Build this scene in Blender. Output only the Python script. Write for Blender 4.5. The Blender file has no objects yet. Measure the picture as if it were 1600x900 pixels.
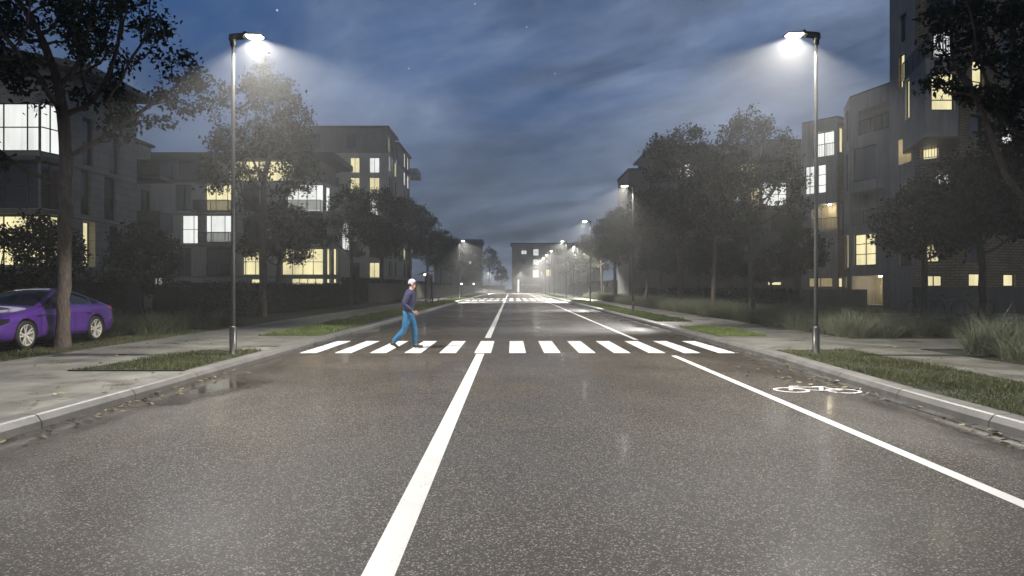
import bpy, bmesh, math, random
import numpy as np
from mathutils import Vector, Matrix, Quaternion

scene = bpy.context.scene
COL = scene.collection
PI = math.pi
F, CU, CV, CH = 1100.0, 799.0, 448.0, 1.6      # focal length (px), vanishing point, eye height
R = math.radians


def X(u, Y):
    return (u - CU) / F * Y


def Z(v, Y):
    return CH + (CV - v) * Y / F


# ------------------------------------------------------------------ tagging
def tag(o, label=None, cat=None, group=None, kind=None):
    if label: o['label'] = label
    if cat: o['category'] = cat
    if group: o['group'] = group
    if kind: o['kind'] = kind
    return o


def thing(name, label, cat, loc=(0, 0, 0), rz=0.0, group=None):
    o = bpy.data.objects.new(name, None)
    o.empty_display_size = 0.3
    COL.objects.link(o)
    o.location = loc
    o.rotation_euler = (0, 0, rz)
    return tag(o, label, cat, group)


def children(o):
    return [c for c in bpy.data.objects if c.parent == o]


KIDS = {}


def adopt(o, parent):
    if parent is not None:
        o.parent = parent
        KIDS.setdefault(parent.name, []).append(o)


def copy_tree(o, parent=None):
    c = o.copy()
    COL.objects.link(c)
    if parent is not None:
        adopt(c, parent)
    for ch in list(KIDS.get(o.name, [])):
        copy_tree(ch, c)
    return c


# ------------------------------------------------------------------ mesh builder
class MB:
    def __init__(s):
        s.v = []; s.f = []; s.m = []; s.uv = []

    def quad(s, pts, mi=0, uv=None):
        b = len(s.v)
        s.v += [tuple(p) for p in pts]
        s.f.append(tuple(range(b, b + len(pts))))
        s.m.append(mi); s.uv.append(uv)

    def box(s, x0, x1, y0, y1, z0, z1, mi=0):
        p = [(x0, y0, z0), (x1, y0, z0), (x1, y1, z0), (x0, y1, z0), (x0, y0, z1), (x1, y0, z1), (x1, y1, z1), (x0, y1, z1)]
        s.hexa(p, mi)

    def hexa(s, p, mi=0):
        b = len(s.v)
        s.v += [tuple(q) for q in p]
        for f in ((3, 2, 1, 0), (4, 5, 6, 7), (0, 1, 5, 4), (1, 2, 6, 5), (2, 3, 7, 6), (3, 0, 4, 7)):
            s.f.append(tuple(b + i for i in f)); s.m.append(mi); s.uv.append(None)

    def bar(s, a, b, w, d=None, up=(0, 0, 1), mi=0):
        a = Vector(a); b = Vector(b); d = w if d is None else d
        t = (b - a).normalized(); u = Vector(up)
        if abs(t.dot(u)) > .98: u = Vector((1, 0, 0))
        r = t.cross(u).normalized(); u = r.cross(t).normalized()
        p = []
        for q in (a, b):
            for i, j in ((-1, -1), (1, -1), (1, 1), (-1, 1)):
                p.append(q + r * (i * w / 2) + u * (j * d / 2))
        s.hexa(p, mi)

    def prism(s, poly, z0, z1, mi=0):
        b = len(s.v); n = len(poly)
        s.v += [(x, y, z0) for x, y in poly] + [(x, y, z1) for x, y in poly]
        s.f.append(tuple(b + i for i in range(n - 1, -1, -1))); s.m.append(mi); s.uv.append(None)
        s.f.append(tuple(b + n + i for i in range(n))); s.m.append(mi); s.uv.append(None)
        for i in range(n):
            j = (i + 1) % n
            s.f.append((b + i, b + j, b + n + j, b + n + i)); s.m.append(mi); s.uv.append(None)

    def tube(s, pts, rad, n=8, mi=0, cap=True):
        pts = [Vector(p) for p in pts]
        if not hasattr(rad, '__len__'): rad = [rad] * len(pts)
        rings = []; u = None
        for i, p in enumerate(pts):
            t = (pts[min(i + 1, len(pts) - 1)] - pts[max(i - 1, 0)])
            t = t.normalized() if t.length > 1e-9 else Vector((0, 0, 1))
            if u is None:
                u = t.orthogonal().normalized()
            else:
                u = (u - t * u.dot(t))
                u = u.normalized() if u.length > 1e-6 else t.orthogonal().normalized()
            w = t.cross(u); b = len(s.v)
            for k in range(n):
                a = 2 * PI * k / n
                s.v.append(tuple(p + (u * math.cos(a) + w * math.sin(a)) * rad[i]))
            rings.append(b)
        for r0, r1 in zip(rings, rings[1:]):
            for k in range(n):
                j = (k + 1) % n
                s.f.append((r0 + k, r0 + j, r1 + j, r1 + k)); s.m.append(mi); s.uv.append(None)
        if cap:
            s.f.append(tuple(rings[0] + k for k in range(n - 1, -1, -1))); s.m.append(mi); s.uv.append(None)
            s.f.append(tuple(rings[-1] + k for k in range(n))); s.m.append(mi); s.uv.append(None)

    def lathe(s, prof, c=(0, 0, 0), axis='z', n=24, mi=0):
        """prof: (r, h) list"""
        b = len(s.v)
        for r, h in prof:
            for k in range(n):
                a = 2 * PI * k / n; x, y = r * math.cos(a), r * math.sin(a)
                q = (x, y, h) if axis == 'z' else ((x, h, y) if axis == 'y' else (h, x, y))
                s.v.append((c[0] + q[0], c[1] + q[1], c[2] + q[2]))
        for i in range(len(prof) - 1):
            for k in range(n):
                j = (k + 1) % n
                s.f.append((b + i * n + k, b + i * n + j, b + (i + 1) * n + j, b + (i + 1) * n + k)); s.m.append(mi); s.uv.append(None)

    def ellipsoid(s, c, r, n=12, m=8, mi=0):
        prof = [(max(1e-4, math.sin(PI * i / m)), -math.cos(PI * i / m)) for i in range(m + 1)]
        b = len(s.v)
        s.lathe(prof, n=n, mi=mi)
        for i in range(b, len(s.v)):
            x, y, z = s.v[i]
            s.v[i] = (c[0] + x * r[0], c[1] + y * r[1], c[2] + z * r[2])

    def build(s, name, mats, parent=None, smooth=False, bevel=0.0, fix=False):
        me = bpy.data.meshes.new(name)
        me.from_pydata(s.v, [], s.f)
        if not isinstance(mats, (list, tuple)): mats = [mats]
        for m in mats: me.materials.append(m)
        if any(s.m): me.polygons.foreach_set('material_index', s.m)
        if any(u is not None for u in s.uv):
            lay = me.uv_layers.new(name='uv')
            for p, u in zip(me.polygons, s.uv):
                if u is None: continue
                for li, q in zip(p.loop_indices, u): lay.data[li].uv = q
        if bevel or fix:
            bm = bmesh.new(); bm.from_mesh(me)
            bmesh.ops.recalc_face_normals(bm, faces=bm.faces)
            if bevel:
                bmesh.ops.bevel(bm, geom=[e for e in bm.edges if len(e.link_faces) == 2 and e.calc_face_angle(0) > .5], offset=bevel, segments=2, affect='EDGES', clamp_overlap=True)
            bm.to_mesh(me); bm.free()
        if smooth: me.polygons.foreach_set('use_smooth', [True] * len(me.polygons))
        me.update()
        o = bpy.data.objects.new(name, me)
        COL.objects.link(o)
        adopt(o, parent)
        return o


def mesh_np(name, verts, faces_flat, sizes, mat, parent=None, smooth=False):
    """fast mesh from numpy arrays"""
    me = bpy.data.meshes.new(name)
    me.vertices.add(len(verts)); me.vertices.foreach_set('co', verts.astype(np.float32).ravel())
    me.loops.add(len(faces_flat)); me.loops.foreach_set('vertex_index', faces_flat.astype(np.int32))
    me.polygons.add(len(sizes))
    st = np.concatenate([[0], np.cumsum(sizes)[:-1]]).astype(np.int32)
    me.polygons.foreach_set('loop_start', st)
    me.polygons.foreach_set('loop_total', np.asarray(sizes, dtype=np.int32))
    me.update(calc_edges=True); me.validate()
    if smooth: me.polygons.foreach_set('use_smooth', [True] * len(me.polygons))
    me.materials.append(mat)
    o = bpy.data.objects.new(name, me); COL.objects.link(o); adopt(o, parent)
    return o


# ------------------------------------------------------------------ materials
class NT:
    def __init__(s, name):
        s.mat = bpy.data.materials.new(name); s.mat.use_nodes = True
        s.t = s.mat.node_tree; s.n = s.t.nodes; s.l = s.t.links
        s.b = s.n['Principled BSDF']

    def node(s, ty, **kw):
        n = s.n.new(ty)
        for k, v in kw.items():
            if k.startswith('i_'):
                n.inputs[k[2:].replace('_', ' ')].default_value = v
            else:
                setattr(n, k, v)
        return n

    def link(s, a, b): s.l.new(a, b)

    def coord(s, which='Object'):
        return s.node('ShaderNodeTexCoord').outputs[which]

    def mapping(s, src, scale=(1, 1, 1), loc=(0, 0, 0)):
        m = s.node('ShaderNodeMapping'); m.inputs['Scale'].default_value = scale; m.inputs['Location'].default_value = loc
        s.link(src, m.inputs['Vector']); return m.outputs[0]

    def noise(s, src, scale, detail=4, rough=.55, dist=0.0, out='Fac'):
        n = s.node('ShaderNodeTexNoise'); n.inputs['Scale'].default_value = scale; n.inputs['Detail'].default_value = detail
        n.inputs['Roughness'].default_value = rough; n.inputs['Distortion'].default_value = dist
        s.link(src, n.inputs['Vector']); return n.outputs[out]

    def ramp(s, src, stops, interp='LINEAR'):
        r = s.node('ShaderNodeValToRGB'); r.color_ramp.interpolation = interp
        e = r.color_ramp.elements
        while len(e) < len(stops): e.new(.5)
        for k, (p, c) in zip(e, stops):
            k.position = p
            k.color = (*c, 1) if hasattr(c, '__len__') else (c, c, c, 1)
        s.link(src, r.inputs[0]); return r.outputs[0]

    def mix(s, fac, a, b, blend='MIX'):
        m = s.node('ShaderNodeMix', data_type='RGBA', blend_type=blend)
        for i, q in ((0, fac), (6, a), (7, b)):
            if hasattr(q, 'links'): s.link(q, m.inputs[i])
            else: m.inputs[i].default_value = q if i == 0 else ((*q, 1) if len(q) == 3 else q)
        return m.outputs[2]

    def math(s, op, a, b=0.0, c=0.0, clamp=False):
        m = s.node('ShaderNodeMath', operation=op); m.use_clamp = clamp
        for i, q in enumerate((a, b, c)):
            if hasattr(q, 'links'): s.link(q, m.inputs[i])
            else: m.inputs[i].default_value = q
        return m.outputs[0]

    def bump(s, h, strength=.3, dist=.01):
        b = s.node('ShaderNodeBump'); s.link(h, b.inputs['Height']); b.inputs['Distance'].default_value = dist
        if hasattr(strength, 'links'): s.link(strength, b.inputs['Strength'])
        else: b.inputs['Strength'].default_value = strength
        s.link(b.outputs[0], s.b.inputs['Normal']); return b

    def set(s, **kw):
        for k, v in kw.items():
            i = s.b.inputs[k.replace('_', ' ')]
            if hasattr(v, 'links'): s.link(v, i)
            elif k in ('Base_Color', 'Emission_Color', 'Coat_Tint'): i.default_value = (*v, 1)
            else: i.default_value = v


M = {}


def simple(name, col, rough=.6, metal=0.0, var=.25, scale=6.0, bump=0.0, spec=.5, **kw):
    t = NT(name); c = t.coord()
    n = t.noise(c, scale, 6, .6)
    lo = tuple(x * (1 - var) for x in col); hi = tuple(min(1, x * (1 + var)) for x in col)
    t.set(Base_Color=t.ramp(n, [(.3, lo), (.7, hi)]), Metallic=metal, Specular_IOR_Level=spec, **kw)
    r2 = t.noise(c, scale * 2.3, 4)
    t.set(Roughness=t.ramp(r2, [(.3, max(.02, rough * .8)), (.7, min(1, rough * 1.2))]))
    if bump: t.bump(t.noise(c, scale * 6, 6, .65), bump, .01)
    M[name] = t.mat
    return t.mat


def mk_materials():
    # --- wet asphalt with light chippings
    t = NT('asphalt'); c = t.coord()
    vo = t.node('ShaderNodeTexVoronoi'); vo.inputs['Scale'].default_value = 104; t.link(c, vo.inputs['Vector'])
    sep = t.node('ShaderNodeSeparateColor'); t.link(vo.outputs['Color'], sep.inputs[0])
    grain = t.ramp(sep.outputs[0], [(0, (.009, .008, .007)), (.45, (.028, .0255, .023)), (.72, (.05, .046, .041)), (.87, (.19, .18, .16)), (1, (.6, .56, .5))])
    fine = t.noise(c, 260, 2)
    grain = t.mix(.25, grain, t.ramp(fine, [(.35, (.02, .02, .02)), (.65, (.13, .125, .115))]))
    big = t.noise(c, .35, 5, .6, .4)
    patch = t.ramp(big, [(.35, .82), (.65, 1.1)])
    col = t.mix(1.0, grain, patch, 'MULTIPLY')
    sx = t.node('ShaderNodeSeparateXYZ'); t.link(c, sx.inputs[0])
    wob = t.noise(c, .8, 4, .6)
    ax = t.math('ABSOLUTE', sx.outputs[0])
    edge = t.math('ADD', ax, t.math('MULTIPLY', t.math('SUBTRACT', wob, .5), 1.6))
    gut = t.ramp(t.math('MULTIPLY', edge, .1), [(.40, 0.0), (.53, 1.0)])
    pud = t.ramp(t.noise(t.mapping(c, (1, .35, 1)), .55, 4, .55, .3), [(.52, 0.0), (.75, .5)])
    wet = t.math('MAXIMUM', gut, pud)
    # standing water: the puddle by the left kerb and two shallow ones
    pool = None
    for x0, y0, rx, ry in ((-4.95, 11.0, .8, 1.5), (5.2, 7.4, .22, 1.6), (-5.0, 25.5, .35, 2.0)):
        ex = t.math('POWER', t.math('ABSOLUTE', t.math('DIVIDE', t.math('SUBTRACT', sx.outputs[0], x0), rx)), 2.0)
        ey = t.math('POWER', t.math('ABSOLUTE', t.math('DIVIDE', t.math('SUBTRACT', sx.outputs[1], y0), ry)), 2.0)
        d = t.math('ADD', t.math('ADD', ex, ey), t.math('MULTIPLY', t.math('SUBTRACT', wob, .5), 2.6))
        m = t.ramp(t.math('MULTIPLY', d, .5), [(.05, .9), (.85, 0.0)])
        pool = m if pool is None else t.math('MAXIMUM', pool, m)
    wet = t.math('MAXIMUM', wet, pool)
    col = t.mix(t.math('MULTIPLY', wet, .5), col, (.02, .018, .0165))
    col = t.mix(1.0, col, (1.0, .9, .81), 'MULTIPLY')
    film = t.ramp(t.noise(c, .5, 5, .6, .4), [(.36, .06), (.64, .55)])
    dry = t.math('SUBTRACT', 1.0, pool)
    t.set(Base_Color=col, Roughness=t.math('ADD', t.math('MULTIPLY', t.math('SUBTRACT', t.ramp(big, [(.35, .56), (.65, .68)]), t.math('MULTIPLY', wet, .36)), dry), t.math('MULTIPLY', pool, .05)), Specular_IOR_Level=.17)
    t.set(Coat_Weight=film, Coat_Roughness=.11, Coat_IOR=1.33)
    h = t.math('ADD', t.math('MULTIPLY', sep.outputs[1], .7), fine)
    t.bump(h, t.math('MULTIPLY', t.math('SUBTRACT', .8, t.math('MULTIPLY', wet, .7)), t.math('ADD', t.math('MULTIPLY', dry, .98), .02)), .006)
    M['asphalt'] = t.mat
    # --- paint
    t = NT('road_paint'); c = t.coord()
    n = t.noise(c, 70, 4, .7); n2 = t.noise(c, 3, 4)
    base = t.mix(t.ramp(n2, [(.4, 0.0), (.8, .35)]), t.ramp(n, [(.2, (.55, .54, .52)), (.45, (.82, .81, .79))]), (.5, .49, .47))
    wear = t.ramp(t.math('ADD', t.math('MULTIPLY', t.noise(c, 24, 6, .75), .7), t.math('MULTIPLY', t.noise(c, 1.3, 3), .3)), [(.36, .85), (.41, 0.0)])
    t.set(Base_Color=t.mix(wear, base, (.07, .065, .06)), Roughness=.5)
    t.bump(n, .25, .003); M['road_paint'] = t.mat
    # --- concrete paving with joints
    t = NT('paving'); c = t.coord()
    br = t.node('ShaderNodeTexBrick'); br.offset = 0; br.inputs['Scale'].default_value = 1.0
    br.inputs['Mortar Size'].default_value = .008; br.inputs['Brick Width'].default_value = 2.1; br.inputs['Row Height'].default_value = 1.55
    t.link(t.mapping(c, (1, 1, 1), (.2, .1, 0)), br.inputs['Vector'])
    br.inputs['Color1'].default_value = (.19, .18, .155, 1); br.inputs['Color2'].default_value = (.24, .23, .2, 1); br.inputs['Mortar'].default_value = (.06, .057, .05, 1)
    n = t.noise(c, 1.1, 6, .65); n2 = t.noise(c, 30, 5, .7)
    col = t.mix(1.0, br.outputs['Color'], t.ramp(n, [(.3, .55), (.7, 1.1)]), 'MULTIPLY')
    col = t.mix(1.0, col, t.ramp(n2, [(.3, .8), (.7, 1.1)]), 'MULTIPLY')
    t.set(Base_Color=col, Roughness=t.ramp(n, [(.35, .25), (.65, .6)]))
    t.bump(t.math('SUBTRACT', n2, t.math('MULTIPLY', br.outputs['Fac'], 2.0)), .25, .006); M['paving'] = t.mat
    # --- kerb stone
    t = NT('kerb_stone'); c = t.coord(); n = t.noise(c, 2.2, 6, .65); n2 = t.noise(c, 90, 3, .7)
    t.set(Base_Color=t.mix(1, t.ramp(n, [(.3, (.11, .105, .097)), (.7, (.2, .19, .175))]), t.ramp(n2, [(.3, .75), (.7, 1.1)]), 'MULTIPLY'), Roughness=.5)
    t.bump(n2, .3, .004); M['kerb_stone'] = t.mat
    # --- soil and lawn base
    t = NT('lawn_soil'); c = t.coord(); n = t.noise(c, 5, 6, .7); n2 = t.noise(c, .5, 4)
    t.set(Base_Color=t.mix(t.ramp(n2, [(.4, 0.0), (.6, 1.0)]), t.ramp(n, [(.3, (.016, .014, .01)), (.7, (.05, .042, .028))]), t.ramp(n, [(.3, (.015, .022, .009)), (.7, (.045, .055, .024))])), Roughness=.95)
    t.bump(n, .8, .03); M['lawn_soil'] = t.mat
    # --- foliage family
    def leafmat(name, a, b, d, rough=.5, trans=.25):
        t = NT(name); g = t.node('ShaderNodeNewGeometry'); c = t.coord()
        n = t.noise(c, .7, 3)
        col = t.ramp(g.outputs['Random Per Island'], [(0, a), (.55, b), (1, d)])
        col = t.mix(1, col, t.ramp(n, [(.3, .65), (.7, 1.25)]), 'MULTIPLY')
        t.set(Base_Color=col, Roughness=rough, Specular_IOR_Level=.3)
        tr = t.node('ShaderNodeBsdfTranslucent'); t.link(col, tr.inputs[0])
        mx = t.node('ShaderNodeMixShader'); mx.inputs[0].default_value = trans
        t.link(t.b.outputs[0], mx.inputs[1]); t.link(tr.outputs[0], mx.inputs[2])
        t.link(mx.outputs[0], t.n['Material Output'].inputs[0]); M[name] = t.mat
    leafmat('leaf_dark', (.015, .024, .008), (.028, .039, .013), (.05, .054, .02))
    leafmat('leaf_olive', (.02, .027, .009), (.034, .042, .015), (.055, .058, .024))
    leafmat('leaf_mid', (.03, .045, .015), (.05, .07, .026), (.085, .095, .04))
    leafmat('grass_blade', (.085, .125, .03), (.12, .17, .045), (.19, .21, .075), .6, .3)
    leafmat('grass_dull', (.075, .095, .034), (.11, .13, .052), (.2, .175, .095), .6, .25)
    leafmat('reed', (.15, .17, .1), (.21, .23, .15), (.33, .32, .23), .6, .2)
    leafmat('reed_dark', (.16, .19, .095), (.23, .25, .15), (.32, .32, .21), .6, .2)
    leafmat('dead_leaf', (.09, .075, .035), (.2, .17, .08), (.34, .3, .16), .7, .1)
    # bark
    t = NT('bark'); c = t.coord(); m = t.mapping(c, (9, 9, 1.8))
    n = t.noise(m, 2.4, 8, .7, .6)
    t.set(Base_Color=t.ramp(n, [(.32, (.035, .026, .02)), (.5, (.105, .08, .065)), (.7, (.19, .155, .13))]), Roughness=.9)
    t.bump(n, 1.0, .05); M['bark'] = t.mat
    # buildings
    def wall(name, a, b, sc=.5):
        t = NT(name); c = t.coord(); n = t.noise(c, sc, 6, .65); n2 = t.noise(t.mapping(c, (3, 3, .25)), 1.4, 4)
        col = t.ramp(n, [(.3, a), (.7, b)])
        t.set(Base_Color=t.mix(1, col, t.ramp(n2, [(.35, .78), (.65, 1.08)]), 'MULTIPLY'), Roughness=.85)
        t.bump(t.noise(c, 22, 5, .7), .25, .01); M[name] = t.mat
    wall('render_grey', (.3, .295, .28), (.4, .39, .365))
    wall('render_dark', (.11, .106, .1), (.16, .154, .143))
    wall('render_pale', (.3, .295, .28), (.38, .37, .35))
    wall('slab_grey', (.17, .165, .155), (.26, .255, .24))
    wall('plaster_warm', (.55, .5, .36), (.62, .56, .41))
    t = NT('stone_blocks'); uv = t.node('ShaderNodeUVMap').outputs[0]
    br = t.node('ShaderNodeTexBrick'); br.inputs['Scale'].default_value = 1; br.inputs['Brick Width'].default_value = 1.5; br.inputs['Row Height'].default_value = .42
    br.inputs['Mortar Size'].default_value = .012
    for k, v in (('Color1', (.34, .33, .3, 1)), ('Color2', (.43, .415, .375, 1)), ('Mortar', (.17, .16, .145, 1))): br.inputs[k].default_value = v
    t.link(uv, br.inputs['Vector']); n = t.noise(t.coord(), .8, 6, .6)
    t.set(Base_Color=t.mix(1, br.outputs['Color'], t.ramp(n, [(.3, .7), (.7, 1.05)]), 'MULTIPLY'), Roughness=.85); M['stone_blocks'] = t.mat
    t = NT('brick'); uv = t.node('ShaderNodeUVMap').outputs[0]
    br = t.node('ShaderNodeTexBrick'); br.inputs['Scale'].default_value = 1; br.inputs['Brick Width'].default_value = .5; br.inputs['Row Height'].default_value = .17
    br.inputs['Mortar Size'].default_value = .022; br.inputs['Bias'].default_value = -.1
    for k, v in (('Color1', (.28, .205, .125, 1)), ('Color2', (.4, .305, .195, 1)), ('Mortar', (.1, .085, .065, 1))): br.inputs[k].default_value = v
    t.link(uv, br.inputs['Vector']); n = t.noise(t.coord(), .9, 6, .6)
    t.set(Base_Color=t.mix(1, br.outputs['Color'], t.ramp(n, [(.3, .7), (.7, 1.1)]), 'MULTIPLY'), Roughness=.85)
    t.bump(br.outputs['Fac'], -.5, .02); M['brick'] = t.mat
    simple('frame_dark', (.018, .018, .018), .45)
    simple('roof_dark', (.03, .03, .032), .8)
    simple('timber', (.14, .075, .04), .55, scale=3)
    simple('rail_metal', (.06, .06, .06), .4, .6)
    t = NT('glass_dark'); t.set(Base_Color=(.012, .013, .015), Roughness=.06, Specular_IOR_Level=.7); M['glass_dark'] = t.mat
    t = NT('glass_rail'); t.set(Base_Color=(.05, .055, .055), Roughness=.08, Alpha=.45); M['glass_rail'] = t.mat

    def lit(name, col, stren, var):
        t = NT(name); c = t.coord()
        n = t.noise(t.mapping(c, (.55, .55, .25)), 1.0, 3, .5); w = t.noise(t.mapping(c, (5, 5, .05)), 1.0, 2)
        k = t.math('MULTIPLY', t.ramp(n, [(.3, 1 - var), (.7, 1.0)]), t.ramp(w, [(.35, .88), (.6, 1.0)]))
        t.set(Base_Color=(.05, .05, .05), Roughness=.12, Emission_Color=col, Emission_Strength=t.math('MULTIPLY', k, stren))
        t.mat.cycles.emission_sampling = 'NONE' if stren < 30 else 'AUTO'
        M[name] = t.mat
    lit('lit_warm', (1.0, .89, .5), 1.3, .42)
    lit('lit_white', (.95, .97, .93), 1.3, .3)
    lit('lit_dim', (1.0, .8, .42), .4, .4)
    lit('number_lit', (1, .95, .85), .4, .1)
    t = NT('lamp_lens'); t.set(Base_Color=(.8, .8, .8), Emission_Color=(1, .97, .9), Emission_Strength=40.0); t.mat.cycles.emission_sampling = 'NONE'; M['lamp_lens'] = t.mat
    t = NT('globe_glow'); t.set(Base_Color=(.8, .8, .8), Emission_Color=(1, .97, .9), Emission_Strength=4.0); t.mat.cycles.emission_sampling = 'NONE'; M['globe_glow'] = t.mat
    simple('lamp_metal', (.11, .107, .1), .36, .8, var=.12)
    simple('lamp_head_metal', (.1, .095, .085), .45, .5, var=.15)
    # car
    t = NT('car_paint'); c = t.coord(); n = t.noise(c, 900, 1)
    t.set(Base_Color=t.ramp(n, [(.3, (.095, .03, .25)), (.7, (.125, .042, .32))]), Metallic=.35, Roughness=.36, Coat_Weight=1.0, Coat_Roughness=.04); M['car_paint'] = t.mat
    t = NT('car_glass'); t.set(Base_Color=(.01, .01, .014), Roughness=.04, Specular_IOR_Level=.8); M['car_glass'] = t.mat
    simple('tyre', (.014, .014, .014), .75, scale=20)
    simple('alloy', (.75, .71, .63), .4, .45, var=.08)
    simple('chrome', (.75, .75, .75), .12, 1.0, var=.05)
    simple('black_plastic', (.015, .015, .016), .4)
    t = NT('tail_red'); t.set(Base_Color=(.7, .03, .06), Roughness=.15, Emission_Color=(1, .08, .15), Emission_Strength=.35); M['tail_red'] = t.mat
    t = NT('headlight_glass'); t.set(Base_Color=(.05, .05, .06), Roughness=.05, Metallic=.6); M['headlight_glass'] = t.mat
    # person
    simple('skin', (.5, .32, .25), .55, var=.08, scale=12)
    simple('jacket_cloth', (.022, .022, .065), .8, var=.3, scale=9, bump=.3)
    simple('jeans_cloth', (.025, .13, .26), .85, var=.5, scale=5, bump=.3)
    simple('cap_cloth', (.4, .38, .46), .8, var=.2, scale=15)
    simple('shoe_dark', (.02, .016, .02), .6)
    simple('hair_dark', (.02, .015, .012), .7)
    simple('shelter_metal', (.3, .3, .29), .35, .7)
    simple('bike_paint', (.25, .26, .27), .3, .7)
    simple('bike_rubber', (.02, .02, .02), .8)
    simple('fence_paint', (.16, .15, .135), .7)


mk_materials()
# ------------------------------------------------------------------ trees
def grow_tree(rng, trunk, blobs, n_att, step=.28, infl=2.2, kill=.42, iters=70, gap=.35):
    """space colonisation inside a union of ellipsoids; returns nodes, parents"""
    att = []
    tot = sum(b[3] * b[4] * b[5] for b in blobs)
    for (cx, cy, cz, rx, ry, rz) in blobs:
        k = int(n_att * rx * ry * rz / tot)
        p = rng.normal(size=(k * 3, 3)); p /= np.linalg.norm(p, axis=1)[:, None]
        p *= (rng.random(k * 3) ** (1 / 2.6))[:, None]
        p = p[:k] * (rx, ry, rz) + (cx, cy, cz)
        # carve hollows so the crown breaks into clumps
        q = p * 1.1
        h = np.sin(q[:, 0] * 1.7 + cx) + np.sin(q[:, 1] * 1.9 + 2 * cz) + np.sin(q[:, 2] * 2.3 + cy)
        att.append(p[h > -1.6 + gap * 2])
    att = np.concatenate(att)
    nodes = [np.array(p, float) for p in trunk]; par = [-1] + list(range(len(trunk) - 1))
    N = np.array(nodes)
    d = np.linalg.norm(att[:, None] - N[None], axis=2)
    near = d.argmin(1); nd = d.min(1)
    alive = np.ones(len(att), bool)
    for it in range(iters):
        use = alive & (nd < infl if it > 6 else nd < 50)
        if not use.any(): break
        idx = near[use]; v = att[use] - np.array(nodes)[idx]
        v /= np.linalg.norm(v, axis=1)[:, None] + 1e-9
        acc = {}
        for i, vv in zip(idx, v):
            a = acc.get(i)
            acc[i] = vv if a is None else a + vv
        new = []
        for i, a in acc.items():
            a = a + np.array((0, 0, .12)) + rng.normal(size=3) * .18
            a /= np.linalg.norm(a) + 1e-9
            new.append(nodes[i] + a * step); par.append(i)
        b = len(nodes); nodes += new
        Nn = np.array(new)
        d = np.linalg.norm(att[:, None] - Nn[None], axis=2)
        j = d.argmin(1); dm = d.min(1); c = dm < nd
        near[c] = b + j[c]; nd[c] = dm[c]
        alive &= nd > kill
    return np.array(nodes), par


def tree_meshes(name, seed, trunk, blobs, n_att, base_r, leaf, n_leaf, leaf_mat, step=.28, spread=.2, gap=.35, kill=.42, sides=8, flare=1.5, stems=None):
    rng = np.random.default_rng(seed)
    nodes, par = grow_tree(rng, trunk, blobs, n_att, step=step, gap=gap, kill=kill)
    n = len(nodes)
    cnt = np.zeros(n); kids = [[] for _ in range(n)]
    for i in range(n):
        if par[i] >= 0: kids[par[i]].append(i)
    order = list(range(n))
    order.sort(key=lambda i: -i)
    for i in order:
        if not kids[i]: cnt[i] = 1
        if par[i] >= 0: cnt[par[i]] += cnt[i]
    r = (cnt / cnt[0]) ** (1 / 2.15) * base_r
    r = np.maximum(r, .007)
    mb = MB()
    stack = [(0, None)]
    while stack:
        i, frm = stack.pop()
        chain = [] if frm is None else [frm]
        j = i
        while True:
            chain.append(j)
            if not kids[j]: break
            ks = sorted(kids[j], key=lambda k: -cnt[k])
            for k in ks[1:]: stack.append((k, j))
            j = ks[0]
        pts = [nodes[k] for k in chain]; rr = [r[k] for k in chain]
        if frm is not None: rr[0] = min(rr[0], rr[1] * 1.25)
        else:
            rr[0] *= flare
            if len(rr) > 1: rr[1] *= 1 + (flare - 1) * .3
        if len(pts) > 1:
            mx = max(rr)
            mb.tube(pts, rr, sides if mx > .06 else (5 if mx > .025 else 3), cap=False)
    # leaves
    tips = np.where(r < max(.02, base_r * .11))[0]
    k = rng.choice(tips, n_leaf)
    pos = nodes[k] + rng.normal(size=(n_leaf, 3)) * spread * (1, 1, .7)
    a = rng.normal(size=(n_leaf, 3)); a[:, 2] -= .35; a /= np.linalg.norm(a, axis=1)[:, None]
    up = rng.normal(size=(n_leaf, 3)) * .7 + (0, 0, 1)
    b = np.cross(a, up); b /= np.linalg.norm(b, axis=1)[:, None] + 1e-9
    c = np.cross(a, b)
    s = (leaf * (.6 + .7 * rng.random(n_leaf)))[:, None]
    w = s * .27
    tip, root = pos + a * s * .55, pos - a * s * .45
    m1 = pos - a * s * .12 + b * w + c * s * .07; m2 = pos - a * s * .12 - b * w + c * s * .07
    V = np.stack([root, m1, tip, m2], 1).reshape(-1, 3)
    Fi = np.arange(len(V))
    return mb, V, Fi, np.full(n_leaf, 4), leaf_mat


TREES = {}


def tree(proto, name, label, loc, rz=0, scale=1.0, group=None, cat='tree', sz=None):
    t = thing(name, label, cat, loc, rz, group)
    t.scale = (scale, scale, sz or scale)
    if proto not in TREES:
        raise KeyError(proto)
    P = TREES[proto]
    if isinstance(P[0], MB):
        mb, V, Fi, S, lm = P
        o = mb.build('trunk', M['bark'], t, smooth=True)
        l = mesh_np('crown', V, Fi, S, lm, t)
        TREES[proto] = (o.data, l.data)
    else:
        for nm, me in zip(('trunk', 'crown'), P):
            o = bpy.data.objects.new(nm, me); COL.objects.link(o); adopt(o, t)
    return t


def wig(z0, z1, n, lean=(0, 0), amp=.05, seed=0):
    rg = random.Random(seed)
    return [(lean[0] * i / n + rg.uniform(-amp, amp) * (i > 0), lean[1] * i / n + rg.uniform(-amp, amp) * (i > 0), z0 + (z1 - z0) * i / n) for i in range(n + 1)]


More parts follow.
